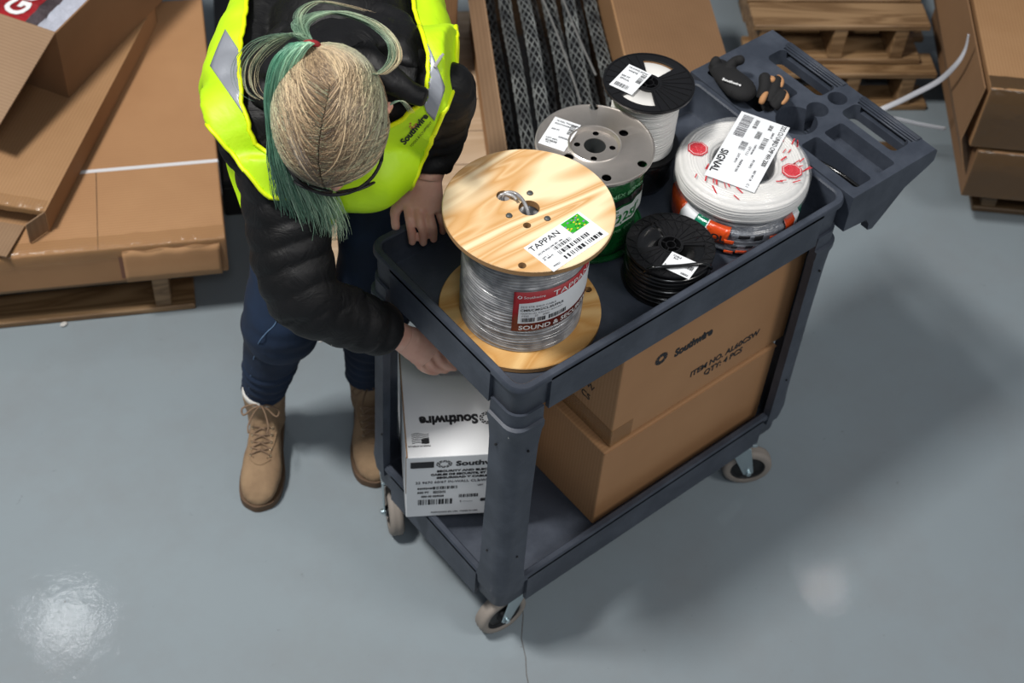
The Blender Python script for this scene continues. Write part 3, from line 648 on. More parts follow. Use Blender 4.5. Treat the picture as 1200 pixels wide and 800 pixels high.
for k, (a0, z0, wd_a, hh, nm) in enumerate(((250, 0.034, 9, 0.010, 'orange'), (262, 0.052, 10, 0.008, 'dark'), (276, 0.046, 8, 0.013, 'dark'), (291, 0.040, 8, 0.011, 'orange'), (252, 0.010, 8, 0.008, 'orange'), (262, 0.014, 10, 0.007, 'orange'), (274, 0.012, 10, 0.009, 'orange'), (286, 0.010, 5, 0.007, 'orange'), (270, 0.028, 6, 0.006, 'dark'), (258, 0.026, 5, 0.005, 'dark'), (283, 0.028, 6, 0.007, 'dark'), (300, 0.020, 7, 0.008, 'dark'))):
    patch_on(c5, 'orange_print' if nm == 'orange' else 'dark_print', a0 - 36, a0 - 36 + wd_a, z0, z0 + hh, 0.1215, M['orange_film'] if nm == 'orange' else M['ink'], 0.6, 5, 3)
def fnc(v):
    a = math.radians(197) + v.x / 0.124; z = 0.040 + v.y; R_ = 0.1262; return Vector((R_*math.cos(a), R_*math.sin(a), z))
text('printed_text', 'ROL', 0.020, M['ink'], c5, fn=fnc, bold=0.05, depth=0); 

c6 = thing('white_cable_coil', 'coil of white cable with big shipping label and two red octagonal stickers', 'cable coil', (kx, ky, ZT + 0.0775))
T6 = 0.940 - ZT - 0.0775
coil('cable_bundle', c6, 0.125, 0.058, 0.0, T6, M['cable_white'], 8, 0.0062, 0.0016, 110)
sk = MB(); sk.lathe([(0.050, 0.004), (0.1265, 0.006), (0.1275, 0.02), (0.1275, T6 - 0.012), (0.118, T6 + 0.0012), (0.085, T6 + 0.0025), (0.064, T6 + 0.001), (0.054, T6 - 0.014), (0.050, 0.004)], 90)
so = sk.build('clear_wrap', M['clear'], c6, smooth=True)
for v in so.data.vertices:
    nn = noise.noise(v.co * 34); v.co += Vector((v.co.x, v.co.y, 0)).normalized() * nn * 0.0018 + Vector((0, 0, nn * 0.0012))
# label, very slightly bowed over the coil
o_ = Vector((0.7524 - 0.6620 - 0.002, 0.2527 - ky - 0.001, T6 + 0.0045)); lx = Vector((0.5712 - 0.7524, 0.1658 - 0.2527, 0)); ly = Vector((0.8025 - 0.7524, 0.1694 - 0.2527, 0))
lb, LM = sticker('shipping_label', c6, o_, lx, ly, 0.202, 0.098)
text('printed_text', 'SIGNAL', 0.020, M['ink'], lb, off(LM, 0.118, 0.004), xs=1.0, bold=0.02); text('printed_text', '22/2 CU UNJKD CMP WH 2000', 0.0130, M['ink'], lb, off(LM, 0.002, 0.084), xs=0.72)
for x, y, wd, ht, sd in ((0.008, 0.018, 0.0, 0.0, 0),):
    mb = MB(); rnd = random.Random(21); p = 0
    while p < 0.064:
        b = rnd.choice((0.0008, 0.0016, 0.0024)); mb.add([LM @ Vector((a, c, 0.0008)) for a, c in ((0.006+p, 0.008), (0.006+p+b, 0.008), (0.006+p+b, 0.028), (0.006+p, 0.028))], [(0,1,2,3)]); p += b + rnd.choice((0.0008, 0.0016))
    mb.build('barcode', M['ink_grey'], lb)
barcode(lb, LM, 0.010, 0.034, 0.028, 0.008, 22); barcode(lb, LM, 0.040, 0.047, 0.022, 0.010, 23); barcode(lb, LM, 0.052, 0.064, 0.036, 0.010, 24); barcode(lb, LM, 0.080, 0.030, 0.026, 0.013, 25, mat=M['ink_grey']); barcode(lb, LM, 0.012, 0.062, 0.016, 0.008, 26)
for i, (s_, x, y, z_) in enumerate((('0', 0.066, 0.012, 0.012), ('QTY 1 2 3', 0.088, 0.048, 0.006), ('CARTON 004', 0.078, 0.056, 0.005), ('LOT 44711', 0.116, 0.036, 0.006), ('MADE IN USA', 0.130, 0.046, 0.006), ('PO 55012', 0.120, 0.066, 0.006), ('NET WT 18', 0.146, 0.078, 0.006), ('C 1', 0.186, 0.078, 0.007), ('2000 FT', 0.030, 0.074, 0.0055))):
    text('printed_text', s_, z_, M['ink_grey'], lb, off(LM, x, y))
for (px, py) in ((0.6088, 0.2242), (0.7111, 0.0777)):      # octagonal red stickers
    dx, dy = px - kx, py - ky; mb = MB()
    mb.rings([[Vector((dx + r_ * math.cos(PI/8 + PI/4*k), dy + r_ * math.sin(PI/8 + PI/4*k), T6 + z)) for k in range(8)] for r_, z in ((0.0200, 0.0024), (0.0200, 0.0042))])
    o = mb.build('octagon_sticker', M['red_sticker'], c6)
    mb = MB(); mb.rings([[Vector((dx + r_ * math.cos(PI/8 + PI/4*k), dy + r_ * math.sin(PI/8 + PI/4*k), T6 + 0.0045)) for k in range(8)] for r_ in (0.0166, 0.0176)], cap0=False, cap1=False); mb.build('white_outline', M['white_ink'], o)
# red printing of the wrap
rnd = random.Random(31); mb = MB()
for k in range(46):
    a = rnd.choice((rnd.uniform(2.5, 3.9), rnd.uniform(4.7, 6.3), rnd.uniform(-0.2, 0.2))); r0 = rnd.uniform(0.066, 0.112); ln = rnd.uniform(0.010, 0.022); wd = rnd.uniform(0.0014, 0.0034)
    p = Vector((r0 * math.cos(a), r0 * math.sin(a), T6 + 0.0036)); q = Matrix.Rotation(a + 0.9 + rnd.uniform(-0.2, 0.2), 3, 'Z')
    mb.add([p + q @ Vector(v) for v in ((0, 0, 0), (ln, 0, 0), (ln, wd, 0), (0, wd, 0))], [(0, 1, 2, 3)])
mb.build('red_printing', M['red_sticker'], c6)

# ---- cables in the caddy's near pocket
for k, (x0, x1, z, sw, lab) in enumerate(((0.842, 0.858, 0.838, 0.006, 'upper'), (0.852, 0.870, 0.850, -0.004, 'lower'))):
    o = MB(); P = [Vector((x0 + sw * math.sin(PI * q / 6) + (x1 - x0) * q / 6, 0.148 - 0.13 * q / 6, z + 0.010 * math.sin(PI * q / 6) + k * 0.002)) for q in range(7)]
    o.tube(smooth_path(P), 0.0042, 10)
    tag(o.build('cable_lead', M['cable_black'], smooth=True), 'short black cable lead in the handle pocket, %s' % ('nearer the white coil' if k == 0 else 'farther from the white coil'), 'cable', 'short cable leads in the handle pocket')

# ------------------------------------------------------------------ things on the lower shelf
def carton(name, label, x0, y0, x1, y1, z0, z1, mat, bev=0.003, M4=None):
    root = thing(name, label, 'box', (x0, y0, z0)); mb = MB(); mb.box((0, 0, 0), (x1 - x0, y1 - y0, z1 - z0))
    bd = mb.build('carton_body', mat, root, bevel=bev, seg=2); return root, bd
bl, _b = carton('cardboard_box', 'plain brown cardboard box on the lower shelf, under the printed box', 0.284, 0.040, 0.765, 0.300, 0.2005, 0.446, M['card_warm'])
mb = MB(); mb.box((0.0, -0.001, 0.2405), (0.481, 0.0005, 0.2435)); mb.build('top_edge_fold', M['card_warm'], bl)
bu, _b = carton('cardboard_box', 'brown cardboard box printed with black lettering, stacked on the plain one', 0.303, 0.047, 0.793, 0.310, 0.4475, 0.742, M['card_warm'])
bu.rotation_euler = (0, 0, 0)
FY = Matrix(((1, 0, 0, 0), (0, 0, -1, -0.0006), (0, 1, 0, 0), (0, 0, 0, 1)))      # front face, x right, y up
def fp(px, py):
    q = at_y(px, py, 0.047); return q.x - 0.303, q.z - 0.4475
def globe(parent, Mx, x, y, r, mat):
    mb = MB()
    for i in range(9):
        a0 = 2*PI*i/9; rr = [(r, 0.0), (r, 0.42), (r * 0.52, 0.62), (r * 0.46, 0.18)]
        mb.add([Mx @ Vector((x + q * math.cos(a0 + d), y + q * math.sin(a0 + d), 0)) for q, d in rr], [(0, 1, 2, 3)])
    mb.lathe([(r * 0.98, 0), (r * 1.06, 0)], 36, M=Mx @ Matrix.Translation((x, y, 0)))
    me = mb.build('round_emblem', mat, parent); return me
def face_text(s_, p0, size, xs=1.0, b=0.03, parent=bu, mat=None):
    x, y = fp(*p0); text('printed_text', s_, size, mat or M['ink'], parent, FY @ Matrix.Translation((x, y, 0)), xs=xs, bold=b)
x, y = fp(775, 420)
mbg = MB()
for i in range(9):
    a0 = 2*PI*i/9; rr = [(0.0165, 0.0), (0.0165, 0.60), (0.0070, 0.85), (0.0060, 0.2)]
    mbg.add([FY @ Vector((x + q * math.cos(a0 + d), y + q * math.sin(a0 + d), 0)) for q, d in rr], [(0, 1, 2, 3)])
mbg.build('round_emblem', M['ink'], bu)
face_text('Southwire', (790, 418), 0.031, 0.78, 0.045); face_text('ITEM NO. AL60CSW', (808, 442), 0.0235, 0.93, 0.02); face_text('QTY: 4 PCS', (824, 440), 0.0235, 0.93, 0.02)
# left face lettering and the clear tape down the corner
FX = Matrix(((0, 0, -1, -0.0006), (-1, 0, 0, 0.293), (0, 1, 0, 0), (0, 0, 0, 1)))
text('printed_text', 'NO. AL60CSW', 0.0225, M['ink'], bu, FX @ Matrix.Translation((0.085, 0.108, 0))); text('printed_text', 'QTY: 4 PCS', 0.0225, M['ink'], bu, FX @ Matrix.Translation((0.11, 0.075, 0)))
mb = MB(); mb.box((-0.0012, -0.0012, 0.0), (0.055, 0.0, 0.05)); mb.box((-0.0012, -0.0012, 0.0), (0.0, 0.26, 0.05)); mb.build('clear_tape', M['tape'], bu)

# white carton, standing askew on the rim of the lower shelf
wa = math.atan2(-0.54, 0.84); ww, wdp, whh = 0.238, 0.275, 0.203
wb = thing('white_carton', 'white cardboard carton with upside-down lettering on top, on the lower shelf', 'box', (-0.039, 0.256, 0.2545), wa)
mb = MB(); mb.box((0, 0, 0), (ww, wdp, whh)); bd = mb.build('carton_body', M['white_box'], wb, bevel=0.002)
c_ = MB()      # hand hole in the top
hx, hy = 0.118, 0.213
c_.rings([rrect(hx - 0.042, hy - 0.014, hx + 0.042, hy + 0.014, 0.013, whh - 0.03), rrect(hx - 0.042, hy - 0.014, hx + 0.042, hy + 0.014, 0.013, whh + 0.01)]); boolean(bd, c_)
mb = MB(); mb.box((-0.001, 0.0008, whh - 0.12), (0.0, 0.0030, whh)); mb.box((0.0, 0.0, whh), (0.0028, wdp, whh + 0.0012)); mb.build('raw_edge', M['card_in'], wb)
TM = Matrix.Translation((-0.013, 0, whh + 0.0006)) @ Matrix.Rotation(PI, 4, 'Z')    # upside down lettering
text('printed_text', 'Southwire', 0.031, M['ink'], wb, TM @ Matrix.Translation((-0.160, -0.098, 0)), xs=0.90, bold=0.045)
text('printed_text', 'MADE IN AMERICA', 0.0052, M['ink'], wb, TM @ Matrix.Translation((-0.062, -0.0285, 0)))
def globe2(parent, Mx, x, y, r, ry=None):
    mb = MB(); ry = ry or r
    for i in range(10):
        for r0, r1, s0 in ((1.0, 0.80, 0.0), (0.74, 0.52, 0.2)):
            a0 = 2*PI*i/10 + s0; q = [(r1, a0), (r0, a0), (r0, a0 + 0.45), (r1, a0 + 0.45)]
            mb.add([Mx @ Vector((x + r*k*math.cos(a), y + ry*k*math.sin(a), 0)) for k, a in q], [(0, 1, 2, 3)])
    return mb.build('round_emblem', M['ink'], parent)
globe2(wb, TM, -0.178, -0.088, 0.0155)
mb = MB()
for i in range(6):
    y = -0.035 + i * -0.0044; k0 = 0 if i > 2 else 0
    pts = [(-0.060 + 0.034 * k / 12, y + 0.0018 * math.sin(k / 12 * 2 * PI + 0.4)) for k in range(13)]
    for k in range(12):
        (xa, ya), (xb, yb) = pts[k], pts[k+1]; mb.add([TM @ Vector(v) for v in ((xa, ya, 0), (xb, yb, 0), (xb, yb + 0.0016, 0), (xa, ya + 0.0016, 0))], [(0, 1, 2, 3)])
mb.add([TM @ Vector(v) for v in ((-0.060, -0.0335, 0.0001), (-0.045, -0.0320, 0.0001), (-0.045, -0.0440, 0.0001), (-0.060, -0.0450, 0.0001))], [(0, 1, 2, 3)])
mb.build('flag_emblem', M['ink'], wb)
FW = Matrix(((1, 0, 0, 0), (0, 0, -1, -0.0006), (0, 1, 0, 0), (0, 0, 0, 1)))
mb = MB(); mb.add([FW @ Vector(v) for v in ((0.008, 0.168, 0), (0.054, 0.168, 0), (0.054, 0.188, 0), (0.008, 0.188, 0))], [(0, 1, 2, 3)]); mb.build('black_bar', M['ink'], wb)
globe2(wb, FW, 0.074, 0.178, 0.016, 0.0125)
for s_, x, y, z_, xs, b in (('Southwire', 0.097, 0.171, 0.021, 1.15, 0.03), ('SECURITY AND ELECTRONIC CABLE', 0.060, 0.152, 0.0085, 1.25, 0.04), ('CABLES DE SECURITE, ET ELECTRONIQUE', 0.048, 0.141, 0.0085, 1.15, 0.04), ('SEGURIDAD Y CABLE ELECTRONICO', 0.060, 0.130, 0.0085, 1.25, 0.04),
                       ('22 9670 60/67 IN-WALL CL3 Wh 500FT', 0.018, 0.115, 0.0105, 1.0, 0.0), ('560024601', 0.022, 0.096, 0.0075, 1.1, 0.02), ('500 FT', 0.022, 0.082, 0.0075, 1.1, 0.02), ('SIGNAL', 0.150, 0.046, 0.013, 1.3, 0.06), ('FABRICADO EN USA  MADE IN USA', 0.050, 0.012, 0.0055, 1.1, 0.0), ('QTY', 0.142, 0.115, 0.006, 1, 0), ('LOT', 0.142, 0.100, 0.006, 1, 0), ('2 ---------', 0.108, 0.046, 0.007, 1, 0), ('000 00 029028', 0.030, 0.068, 0.0075, 1, 0.02)):
    text('printed_text', s_, z_, M['ink'] if b else M['ink_grey'], wb, FW @ Matrix.Translation((x, y, 0)), xs=xs, bold=b)
for k, (x, y, wd, ht) in enumerate(((0.054, 0.094, 0.050, 0.010), (0.054, 0.080, 0.026, 0.009), (0.024, 0.042, 0.070, 0.018), (0.106, 0.062, 0.040, 0.011))): barcode(wb, FW, x, y, wd, ht, 40 + k, z=0.0002)

# ---- work gloves pushed into the pocket of the handle caddy
t = NT('glove_black', 0.85, 0, (18, 18, 20)); t.bump(t.noise(120, 4), 0.5, 0.001); M['glove'] = t.m
t = NT('glove_tan', 0.85, 0, (178, 130, 88)); t.bump(t.noise(60, 4), 0.4, 0.001); M['glove_tan'] = t.m
def glove(label, palm, pr_, fingers):
    """fingers: (start, middle, tip, radius)"""
    org_ = Vector(palm[0]); root = thing('work_glove', label, 'glove', org_); mb = MB()
    loc = lambda v: Vector(v) - org_
    mb.tube(smooth_path([loc(v) for v in palm], 5), [pr_ * (0.75 + 0.35 * math.sin(min(1, k / 9) * PI * 0.5)) for k in range((len(palm) - 1) * 5 + 1)], 18, flat=0.55, up=(0, 0, 1)); mb.sphere(loc(palm[-1]), (pr_, pr_, pr_ * 0.62)); mb.sphere(loc(palm[0]), (pr_ * 0.75, pr_ * 0.75, pr_ * 0.5))
    for a, b, c_, r_ in fingers: mb.tube(smooth_path([loc(a), loc(b), loc(c_)], 5), [r_] * 11, 12); mb.sphere(loc(c_), r_, nu=12, nv=8)
    o = mb.build('glove_shell', M['glove']); m_ = o.modifiers.new('r', 'REMESH'); m_.mode = 'VOXEL'; m_.voxel_size = 0.0022; s_ = o.modifiers.new('s', 'SMOOTH'); s_.iterations = 3; apply_mods(o)
    for q in o.data.polygons: q.use_smooth = True
    o.parent = root; return root, loc
ga, la_ = glove('black work glove with small white lettering, in the handle pocket beside the white-wire reel', [at(842, 84, 0.888), at(856, 98, 0.902), at(868, 110, 0.902)], 0.030,
   [(at(852, 84, 0.905), at(860, 77, 0.915), at(866, 75, 0.922), 0.0105), (at(840, 84, 0.895), at(836, 80, 0.90), at(838, 76, 0.905), 0.010)])
fr_ = frame(la_(at(845, 98, 0.9215)), at(865, 106, 0.92) - at(845, 99, 0.92), at(850, 90, 0.92) - at(848, 98, 0.92))
text('printed_text', 'Southwire', 0.0095, M['white_ink'], ga, fr_, bold=0.03)
gb, lb_ = glove('black work glove with tan fingertips, in the handle pocket nearer the cup holders', [at(884, 132, 0.868), at(883, 122, 0.882)], 0.018,
   [(at(876, 122, 0.890), at(880, 108, 0.908), at(880, 98, 0.916), 0.0125), (at(884, 126, 0.888), at(891, 112, 0.904), at(894, 101, 0.910), 0.0115), (at(890, 132, 0.884), at(897, 124, 0.896), at(900, 117, 0.900), 0.0110)])
for a, b, c_ in (((875, 128, 0.893), (878, 121, 0.902), (884, 111, 0.906)), ((886, 101, 0.9165), (889, 99, 0.9175), (886, 96, 0.9175)), ((895, 95, 0.909), (899, 101, 0.911), (899, 108, 0.911)), ((901, 112, 0.900), (905, 120, 0.900), (900, 128, 0.898))):
    mb = MB(); mb.tube(smooth_path([lb_(at(*a)), lb_(at(*b)), lb_(at(*c_))], 4), [0.003, 0.005, 0.006, 0.0065, 0.0065, 0.006, 0.005, 0.004, 0.002], 10); mb.build('tan_facing', M['glove_tan'], gb, smooth=True)

ga.location.z += 0.010; gb.location += Vector((0.019, -0.016, 0.015))
# ------------------------------------------------------------------ stacked goods round the cart
def pallet(name, label, o, ang, ln, dp, z0, n_top=6, mat='pallet', group=None, bw=0.095, lead=True, ht=0.135):
    """o is the front right (ang points to the right along the front edge) corner; boards run along the front"""
    root = thing(name, label, 'pallet', (o[0], o[1], z0), ang, group)
    def part(nm, lo, hi):
        mb = MB(); mb.box(lo, hi); return mb.build(nm, M[mat], root, bevel=0.003, seg=1)
    for sx in (-0.075, -ln / 2, -ln + 0.04): part('stringer', (sx - 0.02, 0.004, 0.018), (sx + 0.02, dp - 0.004, ht - 0.018))
    gap = (dp - bw) / (n_top - 1)
    for k in range(n_top): part('deck_board', (-ln, k * gap, ht - 0.018), (0, k * gap + bw, ht))
    for y in (0, dp / 2 - bw / 2, dp - bw): part('bottom_board', (-ln, y, 0), (0, y + bw, 0.018))
    return root
A28 = math.radians(-28)
pallet('wooden_pallet', 'wooden pallet under the flat brown boxes at the left edge', (0.013, 1.199), A28, 1.15, 0.95, 0.0)
# big flat box
def slab(name, label, o, ang, wd, dp, z0, ht, mat, extra=None, bev=0.004):
    """o front right corner"""
    root = thing(name, label, 'box', (o[0], o[1], z0), ang); mb = MB(); mb.box((-wd, 0, 0), (0, dp, ht))
    mb.build('carton_body', M[mat], root, bevel=bev, seg=2); return root
L1 = slab('flat_cardboard_box', 'big flat cardboard box bound with a white strap, lying on the wooden pallet', (0.088, 1.146), A28, 1.1, 0.92, 0.1365, 0.113, 'card_warm')
mb = MB(); y_ = 0.262
mb.box((-0.42, y_, 0.113), (0.001, y_ + 0.011, 0.1142)); mb.box((0.0, y_, 0.002), (0.0014, y_ + 0.011, 0.1142)); mb.build('white_strap', NT('white_strap', 0.4, 0, (214, 214, 216)).m, L1)
mb = MB(); mb.box((-0.2925, 0.0, 0.1132), (-0.291, 0.262, 0.1137)); mb.build('top_seam', NT('seam_shadow', 0.9, 0, (62, 44, 28)).m, L1)
mb = MB(); nx = 40; vs = []
for i in range(nx + 1):
    x = -0.62 + 0.62 * i / nx
    for j, (y, z) in enumerate(((0.045, 0.1142), (0.02, 0.1155), (0.002, 0.1150), (-0.0025, 0.100), (-0.002, 0.080))):
        nn = noise.noise(Vector((x * 22, j * 1.7, 2))); vs.append(Vector((x, y + nn * 0.004 - 0.001, z + abs(nn) * 0.003)))
mb.add(vs, [(i*5+j, (i+1)*5+j, (i+1)*5+j+1, i*5+j+1) for i in range(nx) for j in range(4)]); mb.build('clear_tape', M['tape'], L1, smooth=True)
mb = MB(); mb.box((-0.25, -0.0015, 0.012), (-0.19, -0.0003, 0.085)); mb.build('tape_patch', NT('red_brown_tape', 0.3, 0, (124, 80, 56)).m, L1)
# bent front flap of the big box
mb = MB(); nx = 24; vs = []
for i in range(nx + 1):
    x = -0.24 + 0.225 * i / nx
    for j in range(6):
        q = j / 5; vs.append(Vector((x, -0.003 - 0.010 * math.sin(q * PI * 0.5) , 0.100 - 0.092 * q + 0.003 * math.sin(i * 0.8) * (1 - q))))
mb.add(vs, [(i*6+j, (i+1)*6+j, (i+1)*6+j+1, i*6+j+1) for i in range(nx) for j in range(5)]); fo = mb.build('front_flap', M['card_warm'], L1, smooth=True); fo.modifiers.new('s', 'SOLIDIFY').thickness = 0.003

# second, open ended slab on it
zt = 0.316; p0 = at(53, 248, zt); p1 = at(178, 10, zt); a2 = math.atan2(p1.y - p0.y, p1.x - p0.x) - PI/2
L2 = thing('flat_cardboard_box', 'open-ended flat cardboard box lying askew on top of the strapped one', 'box', (p0.x, p0.y, 0.2513), a2)
hh = zt - 0.2505; th = 0.004; wd, dp = 0.62, 0.80
mb = MB(); mb.box((-wd, 0, hh - th), (0, dp, hh)); mb.box((-wd, 0, 0), (0, dp, th)); mb.box((-th, 0, th), (0, dp, hh - th)); mb.box((-wd, 0, th), (-wd + th, dp, hh - th)); mb.box((-wd, dp - th, th), (0, dp, hh - th))
mb.build('carton_body', M['card'], L2)
mb = MB(); Mx = Matrix.Translation((-0.002, 0.0, 0.0)) @ Matrix.Rotation(math.radians(-28), 4, 'Z'); mb.box((-0.003, -0.055, 0.003), (0, 0.0, hh - 0.003), Mx); mb.build('side_flap', M['card_in'], L2)
mb = MB(); Mx = Matrix.Translation((0, 0.0, 0.003)) @ Matrix.Rotation(math.radians(-4), 4, 'X'); mb.box((-wd, -0.11, 0), (-0.06, 0.0, 0.003), Mx); mb.build('bottom_flap', M['card_in'], L2)
mb = MB(); vs = []
for i in range(31):
    x = -0.5 + 0.495 * i / 30
    for j, (y, z) in enumerate(((0.035, hh + 0.0012), (0.0, hh + 0.002), (-0.006, hh - 0.010))): vs.append(Vector((x, y + 0.003 * noise.noise(Vector((x * 30, j, 0))), z + 0.001 * noise.noise(Vector((x * 40, j, 5))))))
mb.add(vs, [(i*3+j, (i+1)*3+j, (i+1)*3+j+1, i*3+j+1) for i in range(30) for j in range(2)]); mb.build('clear_tape', M['tape'], L2, smooth=True)

# third box, open, holding a red and white plastic bag
zb, z3 = 0.3165, 0.515; q0 = at(81, 115, zb); q1 = at(175, 17, zb)
a3 = math.atan2(q1.y - q0.y, q1.x - q0.x)
L3 = thing('open_cardboard_box', 'open cardboard box holding a red and white plastic bag, top left', 'box', (q0.x, q0.y, zb + 0.001), a3)
hh3 = z3 - zb; LX, LY = 0.60, 0.40; th = 0.005; mb = MB()     # x runs away to the upper right, y to the upper left
mb.box((0, 0, 0), (LX, LY, th)); mb.box((0, 0, th), (LX, th, hh3)); mb.box((0, LY - th, th), (LX, LY, hh3)); mb.box((0, th, th), (th, LY - th, hh3)); mb.box((LX - th, th, th), (LX, LY - th, hh3))
mb.build('carton_body', M['card_dark'], L3)
inv = (Matrix.Translation((q0.x, q0.y, zb)) @ Matrix.Rotation(a3, 4, 'Z')).inverted()
f0 = inv @ at(73, 48, z3); f1 = inv @ at(20, 163, 0.42); f2 = inv @ at(-60, 150, 0.42)
f1.y = 0.0
fl_ = MB(); n_ = Vector((0, 0, 0.004))
fa, fb = Vector((0.0, 0.0, hh3)), Vector((0.0, LY, hh3)); dn = Vector((f1.x, 0.0, f1.z - hh3)); 
fl_.rings([[fa, fb, fb + dn, fa + dn], [fa + n_, fb + n_, fb + dn + n_, fa + dn + n_]]); fl_.build('front_flap', M['card_in'], L3)
bag = thing('plastic_bag', 'glossy red and white printed plastic bag inside the open box, top left', 'bag', (q0.x, q0.y, zb + 0.006), a3)
def bagz(x, y): return 0.150 + 0.028 * math.sin(PI * min(max((y - 0.0) / LY, 0), 1)) + 0.006 * noise.noise(Vector((x * 14, y * 14, 1))) + 0.004 * noise.noise(Vector((x * 50, y * 9, 3)))
def bagpart(nm, y0, y1, mat, n=60, m=16):
    mb = MB(); vs = []
    for i in range(n + 1):
        for j in range(m + 1):
            x = 0.010 + (LX - 0.02) * i / n; y = y0 + (y1 - y0) * j / m + (0.010 * noise.noise(Vector((x * 25, 0, 8))) if j in (0,) and y0 > 0.0 else 0); vs.append(Vector((x, y, bagz(x, y))))
    mb.add(vs, [(i*(m+1)+j, (i+1)*(m+1)+j, (i+1)*(m+1)+j+1, i*(m+1)+j+1) for i in range(n) for j in range(m)])
    k = len(mb.v); mb.add([Vector((v[0], v[1], 0.002)) for v in vs], [(i*(m+1)+j, i*(m+1)+j+1, (i+1)*(m+1)+j+1, (i+1)*(m+1)+j) for i in range(n) for j in range(m)])
    return mb.build(nm, mat, bag, smooth=True)
gl = film_mat('bag_red', (168, 28, 34), (120, 18, 24), 12); wh = film_mat('bag_white', (196, 200, 214), (160, 164, 176), 10); dk = film_mat('bag_dark', (44, 34, 36), (84, 74, 78), 10)
bagpart('white_strip', 0.030, 0.078, wh); bagpart('dark_strip', 0.078, 0.108, dk); rp = bagpart('red_panel', 0.108, 0.27, gl); bagpart('dark_strip', 0.27, 0.39, dk)
pt_ = MB(); pt_.box((0.008, 0.008, 0.12), (LX - 0.008, 0.029, 0.150)); pt_.build('paper_liner', M['card_in'], bag)
def fnb(v):
    x = 0.030 + v.x; y = 0.125 + v.y; return Vector((x, y, bagz(x, y) + 0.003))
text('printed_text', 'GUARD', 0.080, M['white_ink'], rp, fn=fnb, bold=0.03, depth=0)

# low black block between the boxes and the worker
p = at(262, 262, 0.0); q = at(305, 262, 0.0)
bp = thing('low_black_block', 'low black block on the floor between the flat boxes and the worker', 'pallet', (p.x + 0.02, p.y + 0.02, 0), math.radians(-30))
mb = MB(); mb.box((0, 0, 0.10), (0.145, 0.9, 0.125))
for x in (0.0, 0.09): mb.box((x, 0, 0), (x + 0.055, 0.9, 0.10))
mb.build('deck', M['black'], bp, bevel=0.004)

# pale pallet behind the worker
A33 = math.radians(-33); fo_ = Vector((0.28, 0.987)); dr = Vector((math.cos(A33), math.sin(A33)))
po = fo_ + dr * 0.70
root = thing('wooden_pallet', 'pale new wooden pallet behind the worker, under the box of braided sleeves', 'pallet', (po.x, po.y, 0), A33)
for k in range(8):
    mb = MB(); mb.box((-0.80, k * 0.128, 0.117), (0.0, k * 0.128 + 0.124, 0.135)); mb.build('deck_board', M['plank_pale'], root, bevel=0.002, seg=1)
for sx in (-0.79, -0.42, -0.05):
    mb = MB(); mb.box((sx, 0.004, 0.018), (sx + 0.04, 1.0, 0.117)); mb.build('stringer', M['pallet'], root)
for y in (0, 0.45, 0.9):
    mb = MB(); mb.box((-0.80, y, 0), (0.0, y + 0.1, 0.018)); mb.build('bottom_board', M['pallet'], root)
slab('cardboard_box', 'dark brown box standing on the pale pallet beside the worker', (0.955, 1.385), A33, 0.42, 0.30, 0.1355, 0.42, 'card_dark')

# box of braided sleeves
e0 = at(592, 175, 0.45); e1 = at(566, 0, 0.45); ax = (e1 - e0); ax.z = 0; ln0 = ax.length; ax.normalize(); ab = math.atan2(ax.y, ax.x)
org = e0 - ax * 0.06
M2 = thing('open_cardboard_box', 'open cardboard box full of grey braided sleeves, behind the steel reel', 'box', (org.x, org.y, 0.1355), ab - PI/2)
# local: y away from the camera, x to the right
hb_ = 0.45 - 0.1355; BX, BY = 0.335, 0.90; th = 0.005; mb = MB()
mb.box((0, 0, 0), (BX, BY, th)); mb.box((0, 0, th), (th, BY, hb_)); mb.box((BX - th, 0, th), (BX, BY, hb_)); mb.box((th, 0, th), (BX - th, th, hb_)); mb.box((th, BY - th, th), (BX - th, BY, hb_))
mb.build('carton_body', M['card'], M2)
mb = MB(); mb.rings([[Vector(v) for v in ((0, 0, hb_), (-0.030, 0, hb_ - 0.055), (-0.030, BY, hb_ - 0.055), (0, BY, hb_))], [Vector(v) for v in ((0.004, 0, hb_ + 0.001), (-0.026, 0, hb_ - 0.058), (-0.026, BY, hb_ - 0.058), (0.004, BY, hb_ + 0.001))]]); mb.build('side_flap', M['card_in'], M2)
mb = MB(); nn_ = 14
r0 = []; r1 = []
for i in range(nn_ + 1):
    q = i / nn_; x = BX + 0.275 * q; z = hb_ - 0.02 * q - 0.03 * q * q
    r0.append((x, z))
mb.rings([[Vector((x, y, z)) for x, z in r0] + [Vector((x, y, z - 0.005)) for x, z in reversed(r0)] for y in (0.13, BY)]); mb.build('side_flap', M['card_dark'], M2, smooth=True, auto=40)
